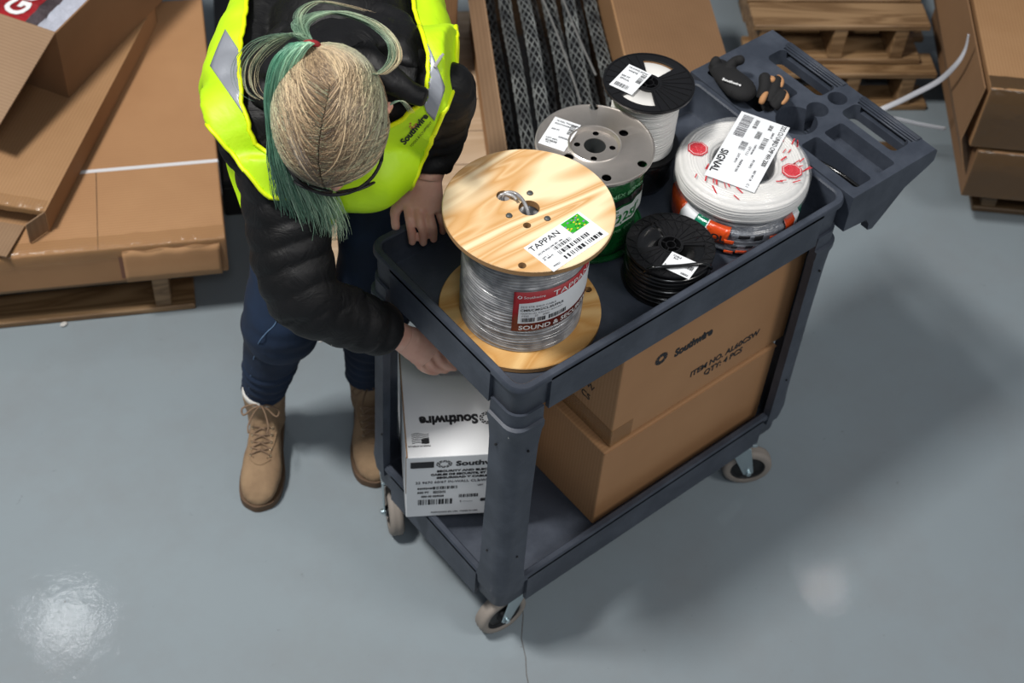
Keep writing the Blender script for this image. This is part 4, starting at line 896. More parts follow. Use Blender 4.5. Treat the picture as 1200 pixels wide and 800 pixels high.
# sleeves: braided tubes of crossing strands
t = NT('braid_grey', 0.5, 0, (112, 116, 116)); n = t.noise(14, 3); t.color(t.mix(t.ramp(n, [(0.35, (0,0,0)), (0.7, (255,255,255))]), (70, 74, 76), (142, 146, 144))); M['braid'] = t.m
rnd = random.Random(14); gi = Matrix.Translation((org.x, org.y, 0.1355)) @ Matrix.Rotation(ab - PI/2, 4, 'Z')
mb = MB(); mb.box((0.01, 0.01, 0.006), (BX - 0.01, BY - 0.01, 0.15)); lin = thing('dark_liner', 'black bag lining under the braided sleeves in the open box', 'bag', (0, 0, 0)); lin.matrix_world = gi; mb.build('folded_film', M['black_film'], lin)
pn = ['nearest the left wall of the box', 'second from the left wall', 'third from the left wall', 'fourth from the left wall', 'right of the middle of the box', 'third from the right wall', 'second from the right wall', 'nearest the right wall of the box']
for k in range(8):
    x0 = 0.032 + k * 0.0385; r_ = rnd.uniform(0.0145, 0.0166); ph = rnd.uniform(0, 6); top = 0.19 + 0.055 * (k % 3) * 0.8
    L_ = BY - 0.08; cx = [x0 + rnd.uniform(-0.0012, 0.0012) for _ in range(5)]; cz = [top + rnd.uniform(-0.02, 0.03) for _ in range(5)]
    cx = [min(max(v, 0.03), BX - 0.03) for v in cx]
    P = smooth_path([Vector((cx[i], 0.04 + L_ * i / 4, cz[i])) for i in range(5)], 30)
    mb = MB(); ns = 6; mb.tube(P, r_ * 0.80, 10, flat=0.72, up=(0, 0, 1), mi=1)
    for s in range(ns * 2):
        d_ = 1 if s % 2 else -1; pts = []
        for i, p in enumerate(P):
            a = 2*PI*(s // 2)/ns + d_ * i * 0.20 + (PI/ns if d_ > 0 else 0); rr = r_ * (1.0 + 0.03 * d_)
            pts.append(p + Vector((rr * math.cos(a) * 1.05, 0, rr * 0.72 * math.sin(a))))
        mb.tube(pts, 0.0017, 4, caps=False)
    o = mb.build('braided_sleeve', mats=[M['braid'], M['black']], smooth=True); o.matrix_world = gi
    tag(o, 'grey braided cable sleeve in the open box, ' + pn[k], 'cable sleeve', 'braided sleeves in the open box')
for k in range(2):      # stiff grey rods lying over the sleeves
    P = [Vector((0.20 + 0.05 * k, 0.22 + 0.1 * k, 0.312)), Vector((0.17 + 0.05 * k, 0.5, 0.318)), Vector((0.12 + 0.06 * k, 0.82, 0.322))]
    mb = MB(); mb.tube(smooth_path(P), 0.003, 8); o = mb.build('plastic_rod', pale_mat('rod_grey', (112, 112, 110)), smooth=True); o.matrix_world = gi
    tag(o, 'thin grey rod lying over the braided sleeves, the %s one' % ('left', 'right')[k], 'rod', 'thin rods over the sleeves')

# ---- right hand side: stacked pallets, boxes, strap
A35 = math.radians(-35); pr_ = Vector((1.676, 0.981)); d5 = Vector((math.cos(A35), math.sin(A35)))
o1 = pr_ + d5 * 0.50
pallet('wooden_pallet', 'weathered wooden pallet, upper one of the stack behind the cart handle', (o1.x, o1.y), A35, 0.50, 0.8, 0.137, n_top=7, bw=0.105, group='stacked pallets behind the cart')
o2 = Vector((1.768, 0.868)) + d5 * 0.405
pallet('wooden_pallet', 'weathered wooden pallet, lower one of the stack behind the cart handle', (o2.x, o2.y), A35, 0.47, 0.9, 0.0, group='stacked pallets behind the cart')
g0_ = at(985, 158, 0.0); mb = MB(); mb.box((0, 0, 0), (0.30, 0.085, 0.018)); lo = mb.build('loose_plank', M['pallet_dark'], bevel=0.002); lo.location = (1.655, 0.66, 0); lo.rotation_euler = (0, 0, A35)
tag(lo, 'loose dark wooden plank on the floor in front of the stacked pallets', 'plank')
t = NT('shade_tinted_film', 0.22); t.set(Alpha=0.82, Base_Color=rgb(84, 64, 42)); t.bump(t.noise(24, 4, dist=1), 0.8, 0.005); M['film_shaded'] = t.m  # stretch film, its dark tint paints the shade on the box fronts
A44 = math.radians(-43)
def boxr(label, o, wd, dp, z0, z1, mat='card_dark', ang=A44):
    root = thing('cardboard_box', label, 'box', (o[0], o[1], z0), ang); mb = MB(); mb.box((0, 0, 0), (wd, dp, z1 - z0)); mb.build('carton_body', M[mat], root, bevel=0.004)
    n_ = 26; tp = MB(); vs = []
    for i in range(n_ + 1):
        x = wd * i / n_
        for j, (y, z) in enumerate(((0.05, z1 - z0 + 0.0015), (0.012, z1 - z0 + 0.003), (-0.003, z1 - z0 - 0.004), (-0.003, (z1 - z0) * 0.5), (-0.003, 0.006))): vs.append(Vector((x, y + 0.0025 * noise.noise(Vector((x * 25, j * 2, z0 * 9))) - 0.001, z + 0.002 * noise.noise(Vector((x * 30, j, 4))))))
    tp.add(vs, [(i*5+j, (i+1)*5+j, (i+1)*5+j+1, i*5+j+1) for i in range(n_) for j in range(4)]); tp.build('stretch_film', M['film_shaded'], root, smooth=True); return root
pallet('wooden_pallet', 'wooden pallet under the film-wrapped boxes at the right edge', (1.785 + 0.6*math.cos(A44) + 0.07*math.cos(A44+PI/2), 0.280 + 0.6*math.sin(A44) + 0.07*math.sin(A44+PI/2)), A44, 0.53, 0.6, 0.0, mat='pallet_dark', ht=0.115)
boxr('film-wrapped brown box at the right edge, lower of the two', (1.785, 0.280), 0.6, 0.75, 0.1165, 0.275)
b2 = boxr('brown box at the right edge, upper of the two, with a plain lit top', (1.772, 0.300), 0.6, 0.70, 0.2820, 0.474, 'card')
# cardboard sheet leaning against the boxes, creased along its height
sh = MB(); fr = frame((1.785, 0.280, 0), (math.cos(A44 + PI/2), math.sin(A44 + PI/2), 0), (0, 0, 1))      # x away from the camera, y up, z to the right
pr = [(0.20, -0.012), (0.30, -0.047), (0.47, -0.034)]
sh.rings([[fr @ Vector((x, y, z)) for y, z in pr] + [fr @ Vector((x, y, z - 0.004)) for y, z in reversed(pr)] for x in (0.01, 0.72)])
o = sh.build('cardboard_sheet', M['card_dark']); tag(o, 'creased brown cardboard sheet leaning on the boxes at the right edge', 'cardboard')
P = [at(*v) for v in ((1135, 40, 0.52), (1131, 58, 0.47), (1121, 75, 0.42), (1100, 95, 0.34), (1070, 111, 0.27), (1045, 123, 0.22), (1020, 133, 0.19), (1004, 134, 0.19), (1003, 128, 0.18), (1020, 130, 0.17), (1050, 139, 0.165), (1080, 146, 0.16), (1108, 151, 0.155))]
mb = MB(); mb.tube(smooth_path(P), [0.0022 + 0.0050 * min(1, i / 20) for i in range(12 * 8 + 1)], 8, flat=0.12, up=(0.2, 0.1, 1))
tag(mb.build('packing_strap', NT('strap_white', 0.35, 0, (205, 206, 212)).m, smooth=True), 'curled white plastic strap sticking out over the stacked pallets', 'strap')

# small clutter on the floor
for nm, lab, px, sz in (('paper_scrap', 'scrap of white litter on the floor beside the left pallet', (75, 381), 0.010), ('dropped_screw', 'tiny metal bit on the floor between the worker and the cart', (376, 400), 0.006)):
    p = at(px[0], px[1], 0.0); mb = MB(); mb.sphere((0, 0, sz * 0.4), (sz, sz * 0.7, sz * 0.4), nu=8, nv=6)
    o = mb.build(nm, pale_mat('litter', (190, 188, 184)), smooth=False); o.location = p; tag(o, lab, 'litter')
# ------------------------------------------------------------------ the worker
CR = _M.to_3x3() @ Vector((1, 0, 0)); CU = _M.to_3x3() @ Vector((0, 1, 0))
def px_of(v):
    q = _M.inverted() @ Vector(v); return 600 - 1800 * q.x / q.z, 400 + 1800 * q.y / q.z
person = thing('person', 'person in black jacket and yellow safety vest bending over the cart, green and blonde hair', 'person', (-0.03, 0.73, 0))
PI_ = person.location.copy()
def adopt(o, parent=None):
    """world-space mesh becomes a child of the person (or of one of the clothes)"""
    o.parent = parent or person
    if not parent: o.matrix_parent_inverse = Matrix.Translation(-PI_)
    else: o.matrix_parent_inverse = Matrix.Identity(4)
    return o
def blob(name, mb, mat, voxel=0.006, smooth=4, parent=None, disp=None, factor=0.5):
    o = mb.build(name, mat); m = o.modifiers.new('r', 'REMESH'); m.mode = 'VOXEL'; m.voxel_size = voxel; m.use_smooth_shade = True
    s = o.modifiers.new('s', 'SMOOTH'); s.iterations = smooth; s.factor = factor
    apply_mods(o)
    if not o.data.materials: o.data.materials.append(mat)
    for p in o.data.polygons: p.use_smooth = True
    if disp:
        nrm = [v.normal.copy() for v in o.data.vertices]
        for v, n_ in zip(o.data.vertices, nrm): v.co += n_ * disp(v.co, n_)
        o.data.update()
    return adopt(o, parent)
V = lambda *a: Vector(a)
Pv = at(392, 82, 0.92); S_ = V(0.0, 0.50, 1.135)
shA, shB = V(-0.14, 0.60, 1.075), V(0.14, 0.40, 1.19)
elA, wrA = at(356, 346, 0.865), at(473, 396, 0.712); shA2 = at(325, 176, 1.08)
elB, wrB = V(0.160, 0.452, 1.035), V(0.133, 0.428, 0.972)
hipA, hipB = at(362, 128, 0.88), at(436, 112, 0.88)
knA, knB = V(-0.045, 0.672, 0.50), at(440, 342, 0.49)
anA, anB = V(-0.057, 0.770, 0.11), V(0.155, 0.668, 0.11)
sp = (S_ - Pv).normalized(); lat = (shB - shA).normalized(); nb = sp.cross(lat).normalized()
if nb.z < 0: nb = -nb
lat = (lat - sp * lat.dot(sp)).normalized()
hc = V(-0.09, 0.39, 1.25)
toc = (Vector(CAM_LOC) - hc).normalized()
hz = (toc - CR * 0.13 - CU * 0.07).normalized(); hy = (-CU - CR * 0.02); hy = (hy - hz * hy.dot(hz)).normalized(); hx = hy.cross(hz)
HM = Matrix(((hx[0], hy[0], hz[0], hc[0]), (hx[1], hy[1], hz[1], hc[1]), (hx[2], hy[2], hz[2], hc[2]), (0, 0, 0, 1)))
def H_(x, y, z): return HM @ V(x, y, z)
HR = HM.to_3x3()

# skin
t = NT('skin', 0.45); n = t.noise(26, 4); t.color(t.mix(t.ramp(n, [(0.35, (0,0,0)), (0.7, (255,255,255))]), (238, 186, 162), (224, 162, 140))); t.set(**{'Subsurface_Weight': 0.12, 'Subsurface_Scale': 0.01}); t.bump(t.noise(160, 4), 0.25, 0.0008); M['skin'] = t.m
mb = MB()
# head
mb.sphere(H_(0, -0.010, 0.016), (0.073, 0.094, 0.083), HR, 24, 16); mb.sphere(H_(0, 0.030, -0.030), (0.060, 0.064, 0.078), HR, 24, 16)
mb.sphere(H_(0, 0.062, -0.092), (0.026, 0.024, 0.022), HR); mb.sphere(H_(0, 0.078, 0.005), (0.050, 0.016, 0.018), HR)
mb.tube([H_(0, 0.090, -0.008), H_(0, 0.103, -0.032), H_(0, 0.112, -0.044)], [0.007, 0.009, 0.010], 10); mb.sphere(H_(0, 0.106, -0.046), (0.015, 0.010, 0.008), HR)
for s_ in (-1, 1):
    mb.sphere(H_(0.036 * s_, 0.066, -0.040), (0.022, 0.022, 0.022), HR); mb.tube([H_(0.076 * s_, -0.006, 0.012), H_(0.087 * s_, -0.016, 0.014), H_(0.090 * s_, -0.022, -0.006), H_(0.086 * s_, -0.014, -0.028), H_(0.078 * s_, -0.004, -0.036)], [0.006, 0.007, 0.007, 0.006, 0.006], 10)
    mb.sphere(H_(0.078 * s_, -0.008, -0.012), (0.006, 0.014, 0.022), HR)
mb.sphere(H_(0, 0.092, -0.068), (0.020, 0.008, 0.0055), HR); mb.sphere(H_(0, 0.090, -0.077), (0.017, 0.008, 0.006), HR)
neck0 = S_ + nb * 0.02
mb.tube([H_(0, -0.020, -0.045), H_(0, -0.030, -0.085), neck0 - nb * 0.03, neck0 - sp * 0.06 - nb * 0.03], [0.056, 0.054, 0.060, 0.075], 18)
# torso, legs, arms (mostly under the clothes)
mb.tube([Pv - sp * 0.05, Pv + sp * 0.08, Pv + sp * 0.22, Pv + sp * 0.36, S_], [0.11, 0.11, 0.10, 0.115, 0.09], 20)
mb.tube([shA.lerp(S_, 0.15), S_ - sp * 0.02, shB.lerp(S_, 0.15)], [0.032, 0.060, 0.030], 16)
for sh, el, wr in ((shA2, elA, wrA), (shB, elB, wrB)):
    mb.tube([sh, sh.lerp(el, 0.5), el, el.lerp(wr, 0.3), el.lerp(wr, 0.8), wr], [0.028, 0.026, 0.018, 0.029, 0.029, 0.026], 16)
for hp, kn, an in ((hipA, knA, anA), (hipB, knB, anB)):
    mb.sphere(hp, 0.09); mb.tube([hp, hp.lerp(kn, 0.5), kn, kn.lerp(an, 0.35), an, an - V(0, 0, 0.04)], [0.072, 0.060, 0.042, 0.038, 0.030, 0.028], 16)
    tdir = (V(*( (-0.64, -0.77, 0))))
    mb.tube([an - tdir * 0.02 - V(0, 0, 0.05), an + tdir * 0.06 - V(0, 0, 0.06), an + tdir * 0.12 - V(0, 0, 0.07)], [0.024, 0.024, 0.018], 12)
# hand on the rim (her left)
def finger(pts, r):
    pts = [Vector(p) for p in pts]; k = len(pts); mb.tube(smooth_path(pts, 4), [r * (1.06 - 0.26 * i / ((k - 1) * 4)) for i in range((k - 1) * 4 + 1)], 10)
    mb.sphere(pts[-1], r * 0.86, nu=10, nv=8)
kB = [at(477, 238, 0.925), at(489, 243, 0.925), at(501, 244, 0.923), at(513, 241, 0.920)]
fB = [[kB[0], at(480, 257, 0.915), at(482, 272, 0.893), at(483, 283, 0.868)], [kB[1], at(493, 262, 0.915), at(496, 274, 0.892), at(496, 284, 0.868)], [kB[2], at(506, 262, 0.914), at(508, 271, 0.893), at(508, 280, 0.868)], [kB[3], at(517, 256, 0.910), at(519, 264, 0.892), at(519, 271, 0.870)]]
for f_, r_ in zip(fB, (0.0090, 0.0092, 0.0088, 0.0080)): finger(f_, r_)
w0 = wrB
mb.tube([w0 + V(0.0, 0.004, 0.01), w0.lerp(kB[1].lerp(kB[2], 0.5), 0.5), kB[1].lerp(kB[2], 0.5)], [0.027, 0.034, 0.036], 16, flat=0.42, up=(CU + V(-0.4, -0.5, 0.2)))
for a_, b_ in zip(kB[:-1], kB[1:]): mb.tube([w0.lerp(a_, 0.45), a_], [0.013, 0.0105], 10); mb.tube([w0.lerp(b_, 0.45), b_], [0.013, 0.0105], 10); mb.tube([a_, b_], 0.0095, 10)
mb.tube(smooth_path([w0 + V(-0.010, 0.004, -0.008), at(474, 233, 0.930), at(464, 246, 0.912), at(463, 256, 0.898), at(464, 266, 0.882)], 4), [0.015 - 0.0066 * min(1, i / 12) for i in range(17)], 12)
mb.sphere(at(464, 265, 0.883), 0.0085, nu=10, nv=8)
# hand in the carton's hand hole (her right)
kA = [at(487, 421, 0.630), at(497, 414, 0.634), at(507, 408, 0.632), at(516, 402, 0.626)]
fA = [[kA[0], at(494, 430, 0.602), at(504, 435, 0.570), at(511, 436, 0.545)], [kA[1], at(505, 426, 0.600), at(515, 432, 0.565), at(522, 434, 0.535)], [kA[2], at(515, 421, 0.600), at(525, 428, 0.563), at(532, 431, 0.532)], [kA[3], at(524, 415, 0.598), at(534, 422, 0.563), at(541, 426, 0.535)]]
for f_, r_ in zip(fA, (0.0080, 0.0088, 0.0092, 0.0090)): finger(f_, r_)
mA = kA[1].lerp(kA[2], 0.5)
mb.tube([wrA, wrA.lerp(mA, 0.5), mA], [0.027, 0.033, 0.036], 16, flat=0.5, up=toc)
for a_, b_ in zip(kA[:-1], kA[1:]): mb.tube([wrA.lerp(a_, 0.4), a_], [0.014, 0.011], 10); mb.tube([wrA.lerp(b_, 0.4), b_], [0.014, 0.011], 10); mb.tube([a_, b_], 0.010, 10)
mb.tube(smooth_path([wrA + V(0.02, 0.0, -0.01), at(508, 388, 0.650), at(526, 396, 0.615), at(538, 406, 0.585)], 4), [0.015 - 0.0005 * i for i in range(13)], 12)
body = blob('body', mb, M['skin'], 0.0030, 3)
# nails of the visible thumb and fingers
# ---- jeans
t = NT('denim', 0.85); n1 = t.noise(5, 5, rough=0.6); wv = t.n('ShaderNodeTexWave', wave_type='BANDS'); wv.inputs['Scale'].default_value = 260; t.l(t.mp((1, 1, 0.6), (0.3, 0.2, 0.5)), wv.inputs['Vector'])
c = t.mix(t.ramp(n1, [(0.35, (0,0,0)), (0.7, (255,255,255))]), (9, 22, 40), (20, 42, 70)); t.color(t.mix(0.25, c, wv.outputs[0], 'SOFT_LIGHT')); t.bump(n1, 0.3, 0.004); M['denim'] = t.m
mb = MB(); mb.tube([Pv - sp * 0.10, Pv - sp * 0.02, Pv + sp * 0.10], [0.11, 0.125, 0.12], 24)
for hp, kn, an, k in ((hipA, knA, anA, 0), (hipB, knB, anB, 1)):
    mb.sphere(hp, 0.088, nu=20, nv=14); bot = an + V(0, 0, 0.055)
    mb.tube(smooth_path([hp, hp.lerp(kn, 0.5) + V(0.0, 0.0, 0.015), kn, kn.lerp(bot, 0.30) + V(0.012, 0.016, 0), kn.lerp(bot, 0.75), bot], 4), [0.086, 0.083, 0.080, 0.077, 0.075, 0.075, 0.077, 0.080, 0.083] + [0.082, 0.081, 0.077, 0.073, 0.068, 0.063, 0.058, 0.054, 0.051, 0.049, 0.048, 0.048], 24)
def dj(co, n_):
    d = 0.0025 * noise.noise(co * 12); 
    for kn in (knA, knB):
        q = (co - kn).length
        if q < 0.2: d += 0.0030 * math.sin(co.z * 95 + 3 * noise.noise(co * 9)) * (1 - q / 0.2)
    if co.z < 0.30: d += 0.0028 * math.sin(co.z * 190 + 4 * noise.noise(co * 10))
    return d
jeans = blob('jeans', mb, M['denim'], 0.007, 5, disp=dj)
def bvh_of(*obs):
    vs, fs = [], []
    for o in obs:
        k = len(vs); vs += [v.co.copy() for v in o.data.vertices]; fs += [tuple(i + k for i in p.vertices) for p in o.data.polygons]
    return BVHTree.FromPolygons(vs, fs)
def ray_px(bvh, x, y):
    d = (_M.to_3x3() @ Vector(((x - 600) / 1800, -(y - 400) / 1800, -1))).normalized(); return bvh.ray_cast(Vector(CAM_LOC), d)
def on_surface(bvh, pxs, lift):
    out = []
    for x, y in pxs:
        h_ = ray_px(bvh, x, y)
        if h_[0] is not None: out.append(h_[0] + h_[1] * lift)
    return out
jb = bvh_of(jeans)
for pth in ([(326, 352), (327, 366), (322, 380), (312, 390), (303, 402), (298, 418), (294, 440), (291, 462)],):
    pts = on_surface(jb, pth, 0.0006)
    if len(pts) > 3:
        mb = MB(); mb.tube(smooth_path(pts), 0.0011, 5); adopt(mb.build('seam_stitch', NT('stitch_blue', 0.7, 0, (96, 124, 156)).m), None)
# ---- boots and socks
t = NT('tan_suede', 0.9); n1 = t.noise(13, 5, rough=0.6); n2 = t.noise(240, 3); c = t.mix(t.ramp(n1, [(0.3, (0,0,0)), (0.7, (255,255,255))]), (158, 132, 102), (126, 102, 78)); t.color(c); t.bump(n2, 0.4, 0.001); M['suede'] = t.m
M['sole'] = NT('boot_sole', 0.7, 0, (92, 70, 50)).m; M['lace'] = NT('boot_lace', 0.8, 0, (128, 104, 82)).m; M['sock'] = NT('white_sock', 0.9, 0, (214, 212, 206)).m; M['brass'] = NT('eyelet', 0.3, 0.8, (196, 178, 150)).m
def boot(toe, heel, an, side, label):
    d = (toe - heel); d.z = 0; Lf = d.length; d.normalize(); s_ = V(d.y, -d.x, 0) * side      # s_ points to the outer side
    o_ = heel
    def Q(a, b, z): return o_ + d * a + s_ * b + V(0, 0, z)
    mb = MB(); secs = [(0.004, 0.020, 0.020, 0.060), (0.02, 0.030, 0.030, 0.100), (0.06, 0.033, 0.033, 0.120), (0.10, 0.034, 0.036, 0.112), (0.135, 0.037, 0.042, 0.090), (0.17, 0.042, 0.048, 0.074), (0.205, 0.042, 0.048, 0.066), (0.235, 0.038, 0.043, 0.060), (0.254, 0.030, 0.034, 0.052), (0.265, 0.018, 0.021, 0.040), (0.269, 0.006, 0.008, 0.032)]
    rings = []
    for a, wi, wo, ht in secs:
        ring = []
        for k in range(20):
            th_ = 2*PI*k/20; cx = math.cos(th_); sn = math.sin(th_); wv_ = wo if cx > 0 else wi
            ring.append(Q(a * Lf / 0.27, wv_ * (abs(cx) ** 0.75) * (1 if cx > 0 else -1), 0.018 + (ht - 0.018) * 0.42 + (ht - 0.018) * (0.58 if sn > 0 else 0.42) * (abs(sn) ** 0.85) * (1 if sn > 0 else -1)))
        rings.append(ring)
    mb.rings(rings)
    mb.tube([Q(0.052, 0, 0.05), Q(0.054, 0, 0.10), Q(0.058, 0, 0.15), Q(0.060, 0, 0.172)], [0.042, 0.044, 0.047, 0.049], 20, flat=1.0)
    root_name = 'boot'
    bt = blob(root_name, mb, M['suede'], 0.004, 4, disp=lambda co, n_: 0.0016 * noise.noise(co * 28) + 0.0008 * noise.noise(co * 70)); bt['label'] = label
    bb = bvh_of(bt)
    # sole
    sm = MB(); prof = [(secs[i][0] * Lf / 0.27, secs[i][1] + 0.004, secs[i][2] + 0.004) for i in range(len(secs))]
    outl = [(q.x, q.y) for q in smooth_path([V(a, -wi, 0) for a, wi, wo in prof[:-1]] + [V(0.274 * Lf / 0.27, 0, 0)] + [V(a, wo, 0) for a, wi, wo in reversed(prof[:-1])] + [V(-0.006, 0, 0), V(prof[0][0], -prof[0][1], 0)], 5)[:-1]]
    sm.rings([[Q(a, b, z) for a, b in outl] for z in (0.0, 0.021)]); so_ = sm.build('boot_sole', M['sole'], bevel=0.002); so_.parent = bt
    # tongue opening, lace area
    def top(a, b):
        p = Q(a, b, 0.3); h_ = bb.ray_cast(p, V(0, 0, -1)); return h_[0] if h_[0] is not None else Q(a, b, 0.1)
    ar = MB(); 
    for e in (-1, 1):
        pl = smooth_path([top(0.115 + 0.012 * q, e * (0.030 - 0.0006 * q * q)) + V(0, 0, 0.001) for q in range(0, 6)], 3); ar.tube(pl, 0.0016, 6)
    ar.tube(smooth_path([top(0.175, -0.024) + V(0, 0, 0.001), top(0.188, -0.010) + V(0, 0, 0.001), top(0.190, 0.006) + V(0, 0, 0.001), top(0.176, 0.024) + V(0, 0, 0.001)], 4), 0.0013, 6)
    a_ = ar.build('vamp_seam', M['suede'], smooth=True); a_.parent = bt
    for q in range(5):
        a = 0.168 - 0.0145 * q
        for e in (-1, 1):
            ey = MB(); p = top(a, e * 0.021); ey.lathe([(0.0022, 0), (0.0042, 0.0006), (0.0036, 0.0018), (0.0022, 0.0016)], 14, M=Matrix.Translation(p + V(0, 0, 0.0005)), closed_prof=True); e_ = ey.build('eyelet', M['brass'], smooth=True); e_.parent = bt
        if q < 4:
            for e in (-1, 1):
                lc = MB(); P = [top(a, e * 0.021), top(a - 0.005, e * 0.008) + V(0, 0, 0.0025), top(a - 0.010, -e * 0.008) + V(0, 0, 0.0025), top(a - 0.0145, -e * 0.021)]
                lc.tube(smooth_path([p + V(0, 0, 0.0022) for p in P], 5), 0.0021, 8); l_ = lc.build('lace', M['lace'], smooth=True); l_.parent = bt
    kn_ = top(0.105, 0.0) + V(0, 0, 0.006)
    kb = MB(); kb.sphere(kn_, (0.006, 0.006, 0.005), nu=10, nv=8)
    for e in (-1, 1):      # bow loops and ends
        P = [kn_, kn_ + s_ * e * 0.018 + d * 0.004 + V(0, 0, 0.006), kn_ + s_ * e * 0.040 + d * 0.008 - V(0, 0, 0.004), kn_ + s_ * e * 0.036 + d * 0.020 - V(0, 0, 0.012), kn_ + s_ * e * 0.016 + d * 0.010 + V(0, 0, 0.0), kn_]
        kb.tube(smooth_path(P, 5), 0.0021, 8)
        P = [kn_, kn_ + s_ * e * 0.012 + d * 0.022 + V(0, 0, 0.001), kn_ + s_ * e * 0.022 + d * 0.050 - V(0, 0, 0.010), kn_ + s_ * e * 0.020 + d * 0.066 - V(0, 0, 0.016)]
        kb.tube(smooth_path(P, 5), 0.0019, 8)
    k_ = kb.build('lace_bow', M['lace'], smooth=True); k_.parent = bt
    sk_ = MB(); sk_.tube([Q(0.060, 0, 0.160), Q(0.062, 0, 0.178), Q(0.063, 0, 0.188)], [0.045, 0.047, 0.045], 24, caps=False); o = adopt(sk_.build('sock', M['sock'], smooth=True)); o.modifiers.new('s', 'SOLIDIFY').thickness = 0.004
    return bt
tA = V(-0.192, 0.604, 0); hA = tA + V(0.64, 0.77, 0) * 0.268
boot(tA, hA, anA, -1, 'tan suede lace-up boot, fully seen left of the cart')
tB = V(0.058, 0.500, 0); dB = V(0.52, 0.854, 0); boot(tB, tB + dB * 0.262, anB, 1, 'tan suede lace-up boot, half hidden by the cart leg')

# ---- jacket
t = NT('black_nylon', 0.58); n1 = t.noise(7, 5, rough=0.6); t.color(t.mix(t.ramp(n1, [(0.35, (0,0,0)), (0.7, (255,255,255))]), (10, 10, 11), (19, 19, 21))); n2 = t.noise(24, 4, dist=1.2); t.bump(n2, 0.7, 0.006); t.set(**{'Specular_IOR_Level': 0.3}); M['nylon'] = t.m
chest = S_ - nb * 0.07 - sp * 0.08
def torso_mb(g=0.0, hem=0.02):
    mb = MB()
    def ell(c, ra, rb, rc): mb.sphere(c, (ra + g, rb + g, rc + g), Matrix((lat, sp, nb)).transposed(), 28, 18)
    for q in (0.0, 0.2, 0.4, 0.6, 0.8, 1.0):
        c = (Pv + sp * (hem + 0.05)).lerp(S_ - sp * 0.03, q); ell(c + nb * 0.01, 0.165 + 0.02 * q, 0.11, 0.125 + 0.01 * math.sin(q * PI))
    ell(chest, 0.165, 0.13, 0.10)
    mb.sphere(at(407, 2, 1.08), 0.160 + g, nu=28, nv=18); mb.sphere(at(407, 60, 1.10), 0.150 + g, nu=28, nv=18)
    mb.tube([shA - lat * 0.025 + nb * 0.008, S_ - sp * 0.03 + nb * 0.03, shB + lat * (0.025 if g else -0.022) + nb * 0.008], [0.078 + g, 0.105 + g, (0.078 if g else 0.064) + g], 24)
    return mb
mb = torso_mb(); mb.tube(smooth_path([at(286, 112, 1.10), at(299, 64, 1.11), at(319, 18, 1.11), at(340, -40, 1.11)], 4), 0.060, 24)
cuffA = elA.lerp(wrA, 0.86); cuffB = elB.lerp(wrB, 0.84)
mb.tube(smooth_path([shA2, shA2.lerp(elA, 0.5) + V(-0.006, 0.0, 0), elA, elA.lerp(cuffA, 0.45) + V(0, 0, -0.006), cuffA], 4), [0.078, 0.077, 0.075, 0.073, 0.071, 0.070, 0.069, 0.069, 0.067, 0.065, 0.063, 0.060, 0.057, 0.054, 0.050, 0.047, 0.043], 24)
mb.sphere(shB, 0.052, nu=20, nv=14); mb.sphere(shB.lerp(elB, 0.5), 0.052, nu=20, nv=14); mb.sphere(shB - lat * 0.05 - V(0, 0, 0.03), 0.056, nu=20, nv=14)
mb.tube(smooth_path([shB, shB.lerp(elB, 0.5), elB, cuffB], 4), [0.058, 0.058, 0.058, 0.057, 0.057, 0.056, 0.056, 0.055, 0.054, 0.051, 0.048, 0.044, 0.040], 24)
def dl(co, n_):
    d = 0.004 * noise.noise(co * 9) + 0.0035 * noise.noise(co * 22)
    for a_, b_ in ((shA2, elA), (elA, cuffA), (shB, elB), (elB, cuffB)):
        ab = b_ - a_; q = (co - a_).dot(ab) / ab.length_squared
        if -0.1 < q < 1.1 and ((co - a_) - ab * q).length < 0.11:
            d += 0.0045 * abs(math.sin(q * ab.length * 62 + 2.2 * noise.noise(co * 7))) - 0.002; break
    return d
jacket = blob('jacket', mb, M['nylon'], 0.006, 5, disp=dl)
# hood: a slack bag over the upper back with a rolled brim
hd = MB(); hm = Matrix((lat, sp, nb)).transposed()
hb0 = S_ + nb * 0.105 - sp * 0.02 + lat * 0.012
hd.sphere(hb0, (0.130, 0.125, 0.045), hm, 28, 16); hd.sphere(hb0 - sp * 0.09 + nb * 0.005, (0.130, 0.10, 0.040), hm, 24, 14)
brim = [S_ - lat * 0.085 + sp * 0.07 + nb * 0.05, S_ - lat * 0.115 + sp * 0.0 + nb * 0.085, S_ - lat * 0.110 - sp * 0.08 + nb * 0.115, S_ - sp * 0.14 + nb * 0.135, S_ + lat * 0.125 - sp * 0.08 + nb * 0.115, S_ + lat * 0.140 + sp * 0.0 + nb * 0.085, S_ + lat * 0.120 + sp * 0.06 + nb * 0.05]
hd.tube(smooth_path(brim, 6), 0.026, 14)
brim2 = [p * 1.0 + (S_ - p) * 0.34 + nb * 0.03 for p in brim]; hd.tube(smooth_path(brim2, 6), 0.022, 14)
tipP = [at(418, 58, 1.29), at(445, 85, 1.275), at(475, 105, 1.26), at(500, 116, 1.25)]
hd.tube(smooth_path(tipP, 5), [0.034 - 0.0012 * i for i in range(16)], 14)
hood = blob('hood', hd, M['nylon'], 0.006, 4, disp=lambda co, n_: 0.006 * noise.noise(co * 13) + 0.0045 * noise.noise(co * 30) + 0.0035 * math.sin(70 * (co - S_).dot(lat) + 9 * noise.noise(co * 6)))

